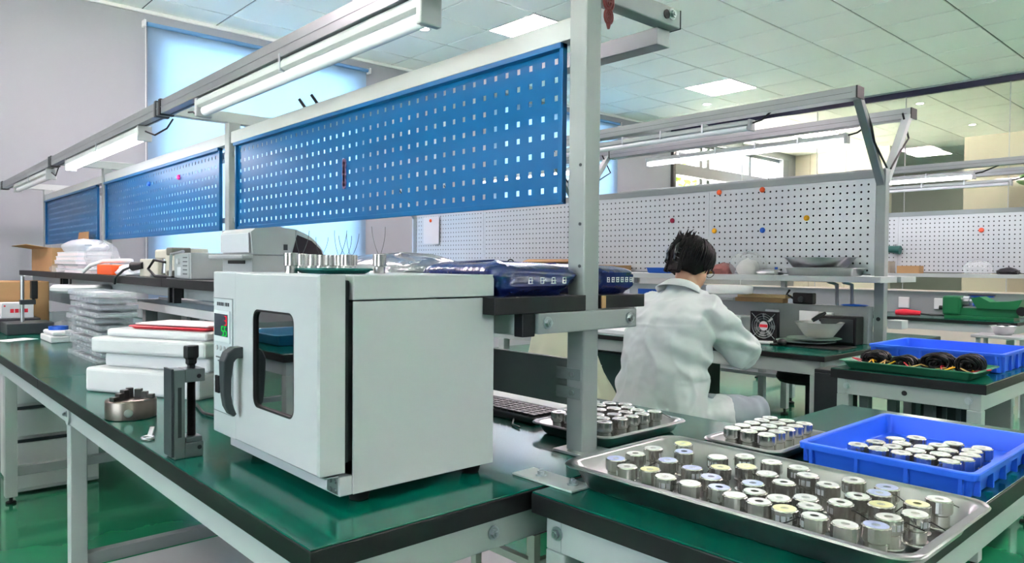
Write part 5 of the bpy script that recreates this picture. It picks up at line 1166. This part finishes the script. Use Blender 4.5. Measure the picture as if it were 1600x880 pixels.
t = thing('cable_spool', 'blue cable spool behind the green lathe', 'spool', (7.75, 2.03, ZB)); MB().lathe([(.085, 0), (.085, .012), (.07, .012), (.07, .19), (.10, .19), (.10, .205)], (7.76, 2.06, ZB), 28, False).build('drum', BLUEP, t); MB().lathe([(.11, .205), (.11, .212)], (7.76, 2.06, ZB), 28).build('flange', NAVY, t)
t = thing('angle_grinder', 'red power tool with black cord on the farthest bench', 'power tool', (7.5, 2.6, ZB)); MB().tube([(7.42, 2.68, ZB + .03), (7.42, 2.60, ZB + .035), (7.44, 2.47, ZB + .03)], [.026, .032, .022], 12).build('body', RED, t); MB().tube([(7.44, 2.47, ZB + .025), (7.46, 2.38, ZB + .015), (7.46, 2.30, ZB + .02), (7.5, 2.24, ZB + .01)], .007, 6).build('cord', CABLE, t)
pan('steel bowl on a stool under the farthest bench', (7.1, 1.72), .06, .10, .655, .075, 'steel_bowl'); t = thing('step_stool', 'low stool carrying a steel bowl beside the farthest bench', 'stool', (7.1, 1.72, 0)); B('seat', GREYP, t, 6.95, 7.25, 1.52, 1.92, .63, .654, .004)
for xx in (6.98, 7.19):
    for yy in (1.55, 1.86): B('leg', PAINTL, t, xx, xx + .03, yy, yy + .03, 0, .63, .002)
tag(B('steel_block', DARK, None, 7.06, 7.15, 1.68, 1.76, .731, .742, .002), 'dark block resting on the steel bowl', 'block')
tag(B('cardboard_piece', CARD, None, 7.83, 7.95, 2.62, 2.83, Z2, Z2 + .075, .002), 'small brown carton on the farthest shelf', 'box')
tag(B('grey_carton', mat('grey_card', (150, 142, 130), .8), None, 7.83, 7.98, 2.90, 3.02, Z2, Z2 + .12, .002), 'grey carton on the farthest shelf right by the near post', 'box')
tag(bag_mb(7.82, 8.0, 2.02, 2.25, Z2, Z2 + .13, 95, .3, 9).build('white_bag', FILM), 'crumpled clear bag on the farthest shelf', 'bag'); tag(bag_mb(7.84, 7.98, 1.80, 1.98, Z2, Z2 + .06, 97, .5, 7).build('black_bag', mat('black_film', (30, 30, 36), .3, bump=.5)), 'small heap of black parts on the farthest shelf', 'parts')
t = thing('green_cap_gun', 'dark green tool hanging on the farthest board beside the near post', 'tool', (8.03, 2.90, 1.36)); MB().tube([(8.0, 2.98, 1.40), (8.0, 2.86, 1.39)], [.035, .045], 12).build('body', mat('dark_teal', (20, 84, 78), .4), t); B('hook', STEEL, t, 7.99, 8.047, 2.91, 2.92, 1.40, 1.45, .001)
tag(MB().ball((11.8, 2.55, 2.42), .12, 12, 8, (1, 1.3, .7)).build('plant_leaf_cluster', mat('fresh_leaf', (110, 170, 90), .5)), 'bit of green plant on a cabinet beyond the glass', 'plant'); bpy.data.objects['plant_leaf_cluster'].location.y = 2.6
t = thing('tall_cabinet', 'pale cabinet beyond the glass under the green plant', 'cabinet', (11.85, 2.3, 0)); B('body', BEIGE, t, 11.5, 12.1, 1.2, 2.75, 0, 2.3, .004); B('door', BEIGE, t, 11.485, 11.4995, 1.22, 1.97, .05, 2.27, .003); B('door', BEIGE, t, 11.485, 11.4995, 1.98, 2.73, .05, 2.27, .003)

SLG = mat('slate_green_enamel', (34, 58, 56), .45)
t = thing('steel_cabinet', 'dark green steel cabinet under the pale bench left of the person', 'cabinet', (4.0, 3.1, 0)); B('body', SLG, t, 3.78, 4.25, 2.62, 3.5, .02, .62, .004)
for a, b in ((2.63, 3.055), (3.065, 3.49)):
    d = B('door', SLG, t, 3.765, 3.779, a, b, .05, .61, .003); B('handle', ZINC, d, 3.75, 3.765, (a + b) / 2 - .05, (a + b) / 2 + .05, .52, .53, .002)
t = thing('steel_cabinet', 'dark ribbed steel panel behind the legs of the wire table', 'cabinet', (4.02, 1.25, 0)); B('body', SLG, t, 3.99, 4.06, 1.06, 1.36, .02, .62, .003)
for k in range(5): B('rib', mat('slate_rib', (70, 92, 90), .45), t, 3.978, 3.989, 1.075 + k * .06, 1.095 + k * .06, .03, .61, .001)
tag(B('leaning_board', PAINT, None, 3.99, 4.03, .93, 1.04, .02, .62, .003), 'plain grey board leaning behind the wire table legs', 'board')
# ================================================================== the person at the pale bench
PB = Vector((2.76, 2.0, 0))
def ell(c, rx, ry, n=28, tilt=0.0, sq=0.85):
    out = []
    for i in range(n):
        a = 2 * PI * i / n; ca, sa = math.cos(a), math.sin(a)
        x = math.copysign(abs(ca) ** sq, ca) * rx; y = math.copysign(abs(sa) ** sq, sa) * ry
        out.append(Vector(c) + Vector((x * math.cos(tilt), y, -x * math.sin(tilt))))
    return out
def fuse(mb, voxel, parts_fn=None, smooth=6):
    """closed pieces merged into one continuous surface"""
    o = mb.build('fuse_tmp', SKIN, None, 0, base=(0, 0, 0))
    r = o.modifiers.new('r', 'REMESH'); r.mode = 'VOXEL'; r.voxel_size = voxel
    s = o.modifiers.new('s', 'SMOOTH'); s.iterations = smooth; s.factor = 0.5
    dg = bpy.context.evaluated_depsgraph_get(); dg.update()
    me = bpy.data.meshes.new_from_object(o.evaluated_get(dg)); bpy.data.objects.remove(o)
    if parts_fn:
        ns = [v.normal.copy() for v in me.vertices]
        for v, nn in zip(me.vertices, ns): v.co = v.co + nn * parts_fn(v.co, nn)
    me.polygons.foreach_set('use_smooth', [True] * len(me.polygons)); return me
def put(me, name, m_, parent=None, loc=None):
    me.name = name; me.materials.clear(); me.materials.append(m_); o = bpy.data.objects.new(name, me); COL.objects.link(o)
    if parent is not None: o.parent = parent
    if loc is not None: o.location = loc
    return o
HC = Vector((.215, 0, 1.205)); TILT = .45
HM = Matrix.Translation(HC) @ Matrix.Rotation(-.25, 4, 'Z') @ Matrix.Rotation(TILT, 4, 'Y')
def head_pt(f, s, u): return HM @ Vector((f, s, u))     # forward, left, up in the head
sleeve = {}
b = MB()
b.loft([ell((-.01, 0, .47), .13, .17), ell((-.01, 0, .56), .135, .175), ell((.0, 0, .70), .11, .15), ell((.05, 0, .88), .11, .16), ell((.10, 0, 1.0), .095, .165), ell((.14, 0, 1.05), .075, .12), ell((.165, 0, 1.09), .055, .06)], True, True)
b.tube([(.15, 0, 1.06), (.18, 0, 1.12), head_pt(-.015, 0, -.05)], [.055, .05, .05], 16)
# skull and face
for (f, s, u, rf, rs, ru) in ((-.01, 0, .02, .098, .078, .098), (.03, 0, -.035, .066, .060, .075), (.052, 0, -.075, .038, .040, .034)):
    rings = []
    for i in range(1, 12): rings.append([head_pt(f + rf * math.sin(PI * i / 12) * math.cos(2 * PI * j / 20), s + rs * math.sin(PI * i / 12) * math.sin(2 * PI * j / 20), u - ru * math.cos(PI * i / 12)) for j in range(20)])
    b.loft(rings, True, True)
b.loft([[head_pt(.085 + a, w_ * c, -.005 - .05 * t) for a, c in ((0, -1), (.012 + .02 * t, 0), (0, 1), (-.03, 0))] for t, w_ in ((0, .007), (.5, .010), (.85, .015), (1, .012))], True, True)   # nose
b.tube([head_pt(.083, -.02, -.075), head_pt(.092, 0, -.072), head_pt(.083, .02, -.075)], .006, 8)                                                             # lips
for s in (-1, 1):
    b.tube([head_pt(-.005, s * .073, .018), head_pt(-.018, s * .084, .0), head_pt(-.008, s * .078, -.032)], [.010, .012, .008], 8)                             # ear
    b.tube([head_pt(.083, s * .018, .022), head_pt(.078, s * .045, .026)], .006, 8)                                                                              # brow
    sh, el_, wr = Vector((.13, s * .155, 1.02)), Vector((.265, s * .235, .82)), Vector((.50, s * .10, .80))
    b.tube([sh, sh.lerp(el_, .5), el_, el_.lerp(wr, .35), wr], [.052, .046, .038, .040, .026], 14)
    ax = (wr - el_).normalized(); sd = Vector((0, -s, 0)); sd = (sd - ax * sd.dot(ax)).normalized(); dn = Vector((0, 0, -1))
    palm = wr + ax * .05
    b.loft([[c + sd * p + dn * q for p, q in ((.035 * k, .010), (-.035 * k, .010), (-.035 * k, -.012), (.035 * k, -.012))] for c, k in ((wr - ax * .005, .7), (wr + ax * .03, 1.0), (wr + ax * .085, 1.05))], True, True)
    for i, L in enumerate((.070, .078, .072, .056)):
        r0 = wr + ax * .08 + sd * (.028 - .019 * i); b.tube([r0, r0 + ax * L * .45 + dn * .006, r0 + ax * L * .75 + dn * .022, r0 + ax * L * .85 + dn * .040], [.009, .0085, .008, .0065], 8)
    r0 = wr + ax * .025 + sd * .032; b.tube([r0, r0 + sd * .022 + ax * .025 + dn * .006, r0 + sd * .026 + ax * .055 + dn * .02], [.011, .010, .008], 8)
    hip, kn, an = Vector((.02, s * .09, .53)), Vector((.43, s * .22, .52)), Vector((.40, s * .20, .10))
    b.tube([hip, hip.lerp(kn, .5), kn, kn.lerp(an, .4), an], [.085, .075, .055, .052, .034], 14); b.tube([an, an + Vector((-.02, 0, -.055)), an + Vector((.10, s * .02, -.07)), an + Vector((.17, s * .03, -.078))], [.034, .036, .032, .020], 10)
me = fuse(b, .0055, None, 3)
person = put(me, 'person', SKIN, None, PB); tag(person, 'seated person in a pale grey lab coat, back turned, black hair clipped up', 'person')
# coat: torso and sleeves as one cloth surface with folds
b = MB()
b.loft([ell((-.015, 0, .44), .19, .235), ell((-.02, 0, .50), .195, .24), ell((-.02, 0, .58), .18, .225), ell((-.01, 0, .68), .162, .208), ell((.015, 0, .78), .155, .208), ell((.04, 0, .88), .15, .212), ell((.075, 0, .97), .135, .208), ell((.105, 0, 1.03), .115, .185), ell((.13, 0, 1.065), .09, .14), ell((.150, 0, 1.095), .068, .082), ell((.158, 0, 1.118), .058, .066)], True, True)
for s in (-1, 1):
    sh, el_, wr = Vector((.115, s * .15, 1.0)), Vector((.265, s * .245, .815)), Vector((.485, s * .115, .80))
    b.tube([sh + Vector((-.03, -s * .05, 0)), sh, sh.lerp(el_, .35), sh.lerp(el_, .75), el_, el_.lerp(wr, .3), el_.lerp(wr, .7), wr], [.07, .082, .082, .080, .078, .074, .062, .050], 18)
for s in (-1, 1): b.tube([(-.06, s * .10, .50), (.12, s * .15, .52), (.22, s * .18, .515)], [.12, .105, .09], 16)     # skirt of the coat over the lap
def folds(co, nn):
    side = min(1.0, abs(co.y) / .2)
    arm = max(0.0, min(1.0, (abs(co.y) - .15) / .06)) * (1 if co.z > .7 else 0)
    f = .006 * noise.noise(Vector((co.x * 9, co.y * 9, co.z * 9)))
    # drag lines from the armpit down across the back and waist
    w_ = (co.z - .75) * 1.0 + abs(co.y) * .8
    f += .016 * side * math.sin(38 * w_ + 3 * noise.noise(co * 6)) * (0.35 + noise.noise(co * 5 + Vector((3, 1, 7)))) * (1 - arm)
    f += .009 * arm * math.sin(62 * (co.z + .5 * co.x) + 4 * noise.noise(co * 8))
    f += .004 * (1 - side) * math.sin(42 * co.y + 5 * noise.noise(co * 4))
    f += .009 * (1 - 2 * abs(noise.noise(Vector((co.x * 7, co.y * 7, co.z * 4)) + Vector((1.7, 2.2, 0))))) ** 3 + .003 * noise.noise(co * 30)
    back = max(0.0, min(1.0, (.10 - co.x) / .1))
    f += back * (.0035 * math.exp(-((co.z - .93 - .02 * abs(co.y)) / .006) ** 2) + .0030 * math.exp(-(co.y / .006) ** 2) * (1 if co.z < .93 else 0))
    return f
me = fuse(b, .0070, folds, 5); coat_o = put(me, 'lab_coat', COAT, person)
n = 28; c0 = [ell((.150, 0, 1.085), .070, .084, n, .5), ell((.158, 0, 1.108), .064, .072, n, .5), ell((.152, 0, 1.112), .068, .077, n, .5), ell((.125, 0, 1.072), .098, .118, n, .5)]
o = MB().loft(c0, False, True).build('collar', COAT, None, 0, base=(0, 0, 0)); o.parent = coat_o; solidify(o, .004)
# trousers and shoes
b = MB()
for s in (-1, 1):
    hip, kn, an = Vector((.02, s * .09, .515)), Vector((.44, s * .225, .505)), Vector((.40, s * .20, .12))
    b.tube([hip + Vector((-.05, 0, 0)), hip, hip.lerp(kn, .5), kn, kn.lerp(an, .15), kn.lerp(an, .5), an], [.105, .115, .10, .078, .075, .072, .066], 16)
me = fuse(b, .009, lambda co, nn: .007 * noise.noise(co * 12) + .004 * math.sin(60 * co.x + 5 * noise.noise(co * 7)), 4); put(me, 'trousers', TROUS, person)
for s in (-1, 1):
    R_ = [ell((.36, s * .20, .0), .045, .042, 16), ell((.41, s * .205, .06), .05, .044, 16)]
    m = MB(); m.loft([[Vector((.34 + .25 * t, s * .20 + w_ * math.cos(a), .045 * h + .045 * h * math.sin(a))) for a in [2 * PI * k / 14 for k in range(14)]] for t, w_, h in ((0, .02, .5), (.05, .038, 1.0), (.3, .042, 1.05), (.6, .046, .75), (.9, .038, .5), (1, .018, .3))], True, True)
    o = m.build('shoe', BLACK, None, 0, base=(0, 0, 0)); o.parent = person
# hair: gathered up at the back, tuft on top
b = MB(); rings = []
rn = random.Random(4); NJ, NI = 40, 18
def hair_r(th, ph):
    q = Vector((math.cos(ph) * 3, math.sin(ph) * 3, th * 3)); return 1 + .045 * noise.noise(q * 1.3) + .03 * math.sin(ph * 17 + 4 * noise.noise(q))
for i in range(NI + 1):
    th = PI * (.02 + .73 * i / NI)       # from crown down
    ring = []
    for j in range(NJ):
        ph = 2 * PI * j / NJ; d = Vector((math.sin(th) * math.cos(ph), math.sin(th) * math.sin(ph), math.cos(th)))
        front = max(0.0, math.cos(ph))
        lim = PI * (.74 - .40 * front ** .8)          # hairline
        t2 = min(th, lim); d = Vector((math.sin(t2) * math.cos(ph), math.sin(t2) * math.sin(ph), math.cos(t2)))
        k = hair_r(t2, ph) * (1.0 if th <= lim else .95)
        ring.append(head_pt(-.012 + d.x * .119 * k, d.y * .105 * k, .022 + d.z * .119 * k))
    rings.append(ring)
b.loft(rings, True, True)
# twist and tuft strands
for q in range(60):
    a0 = rn.uniform(-1, 1); st = head_pt(-.095 + rn.uniform(-.01, .01), a0 * .045, -.065 + rn.uniform(-.015, .015)); md = head_pt(-.106 + rn.uniform(-.01, .01), a0 * .035 + rn.uniform(-.01, .01), .01 + rn.uniform(-.02, .02)); tp = head_pt(-.09 + rn.uniform(-.02, .02), a0 * .03 + rn.uniform(-.015, .015), .095 + rn.uniform(-.01, .01)); en = head_pt(-.055 + rn.uniform(-.05, .06), a0 * .02 + rn.uniform(-.05, .05), .128 + rn.uniform(-.025, .02))
    b.tube([st, md, tp, en], [.010, .014, .009, .0012], 6)
for q in range(70):
    ph = rn.uniform(.9, 2 * PI - .9); t0 = rn.uniform(.3, 1.0); t1 = rn.uniform(1.6, 2.05); pts = []
    for k in range(5):
        th = t0 + (t1 - t0) * k / 4; d = Vector((math.sin(th) * math.cos(ph), math.sin(th) * math.sin(ph), math.cos(th))); e = 1.03 + .02 * math.sin(k * 2 + q); pts.append(head_pt(-.012 + d.x * .117 * e, d.y * .103 * e, .022 + d.z * .117 * e))
    b.tube(pts, [.004, .007, .007, .006, .002], 5)
o = b.build('hair', HAIR, None, 0, base=(0, 0, 0)); o.parent = person
CLIP = mat('glossy_black_clip', (22, 22, 26), .12, coat=.8)
m = MB()
for s in (-1, 1):
    pts = [head_pt(-.120, s * .010, .060), head_pt(-.132, s * .022, .035), head_pt(-.132, s * .027, .0), head_pt(-.120, s * .024, -.03)]; m.tube(pts, [.007, .010, .010, .005], 8)
    for k in range(4): zz = .035 - .022 * k; m.tube([head_pt(-.132, s * .024, zz), head_pt(-.124, s * .038, zz - .006), head_pt(-.106, s * .044, zz - .008)], [.005, .004, .002], 6)
o = m.build('hair_clip', CLIP, None, 0, base=(0, 0, 0)); o.parent = person; o['label'] = 'glossy black claw clip'
m = MB()
for s in (-1, 1):
    m.tube([head_pt(.098, s * .034 + .024 * math.cos(2 * PI * k / 16), .004 + .019 * math.sin(2 * PI * k / 16)) for k in range(17)], .0018, 6); m.tube([head_pt(.098, s * .058, .008), head_pt(.04, s * .079, .010), head_pt(-.012, s * .082, .004)], .0018, 6)
m.tube([head_pt(.099, -.010, .006), head_pt(.101, 0, .009), head_pt(.099, .010, .006)], .0018, 6)
o = m.build('glasses', BLACK, None, 0, base=(0, 0, 0)); o.parent = person
m = MB()
for s in (-1, 1): m.ball(head_pt(.080, s * .030, .004), .011, 12, 8)
o = m.build('eyes', mat('eye_dark', (60, 44, 38), .2), None, 0, base=(0, 0, 0)); o.parent = person
# stool under the person
t = thing('round_stool', 'dark round stool under the seated person', 'stool', PB); MB().lathe([(.12, .365), (.17, .37), (.18, .39), (.17, .41), (.01, .415)], PB, 28).build('seat', RUBBER, t); MB().cyl(PB + Vector((0, 0, .08)), PB + Vector((0, 0, .37)), .025, n=14).build('post', BLACK, t)
for k in range(5):
    a = 2 * PI * k / 5 + .3; d = Vector((math.cos(a), math.sin(a), 0)); MB().bar(PB + Vector((0, 0, .08)), PB + d * .24 + Vector((0, 0, .04)), .035, .03).build('base_spoke', BLACK, t, .004)
# ------------------------------------------------------------------ cream coat over a chair back
CB = Vector((2.72, 2.56, 0)); t = thing('chair', 'dark chair with a cream coat over its back, behind the bench end', 'chair', CB)
B('seat', DARK, t, CB.x - .02, CB.x + .40, CB.y - .2, CB.y + .2, .44, .48, .012); B('backrest', DARK, t, CB.x - .06, CB.x - .03, CB.y - .19, CB.y + .19, .55, .905, .012)
for xx in (.0, .36):
    for yy in (-.18, .16): B('leg', BLACK, t, CB.x + xx, CB.x + xx + .025, CB.y + yy, CB.y + yy + .025, 0, .44, .002)
for yy in (-.15, .13): B('back_post', BLACK, t, CB.x - .03, CB.x - .012, CB.y + yy, CB.y + yy + .025, .46, .70, .002)
m = MB(); rings = []
for i in range(26):
    u = i / 25; zz = .935 - .42 * u; ring = []
    for j in range(48):
        a = 2 * PI * j / 48; wd = .20 + .075 * u ** 1.5; dp = .045 + .05 * u ** 1.3
        f = 1 + (.16 * u + .03) * math.sin(a * 7 + 2 * noise.noise(Vector((a, u * 3, 1)))) * .6 + .10 * u * noise.noise(Vector((math.cos(a) * 2, math.sin(a) * 2, u * 3)))
        flare = .10 * max(0, u - .35) * max(0, -math.sin(a)) ** 2
        ring.append(CB + Vector((-.045 + dp * math.cos(a) * f, (wd * f) * math.sin(a) - flare, zz + (.05 * max(0, u - .5) * max(0, -math.sin(a))))))
    rings.append(ring)
top = [q + Vector((0, 0, .012)) for q in rings[0]]; top = [CB + Vector((-.045, 0, .945)) + (q - CB - Vector((-.045, 0, .947))) * .9 for q in top]
o = m.loft([top] + rings, False, True)
o.add(top, [tuple(range(48))]); co = o.build('draped_coat', COATC); solidify(co, .004); tag(co, 'cream lab coat hanging over the chair behind the near post', 'coat')
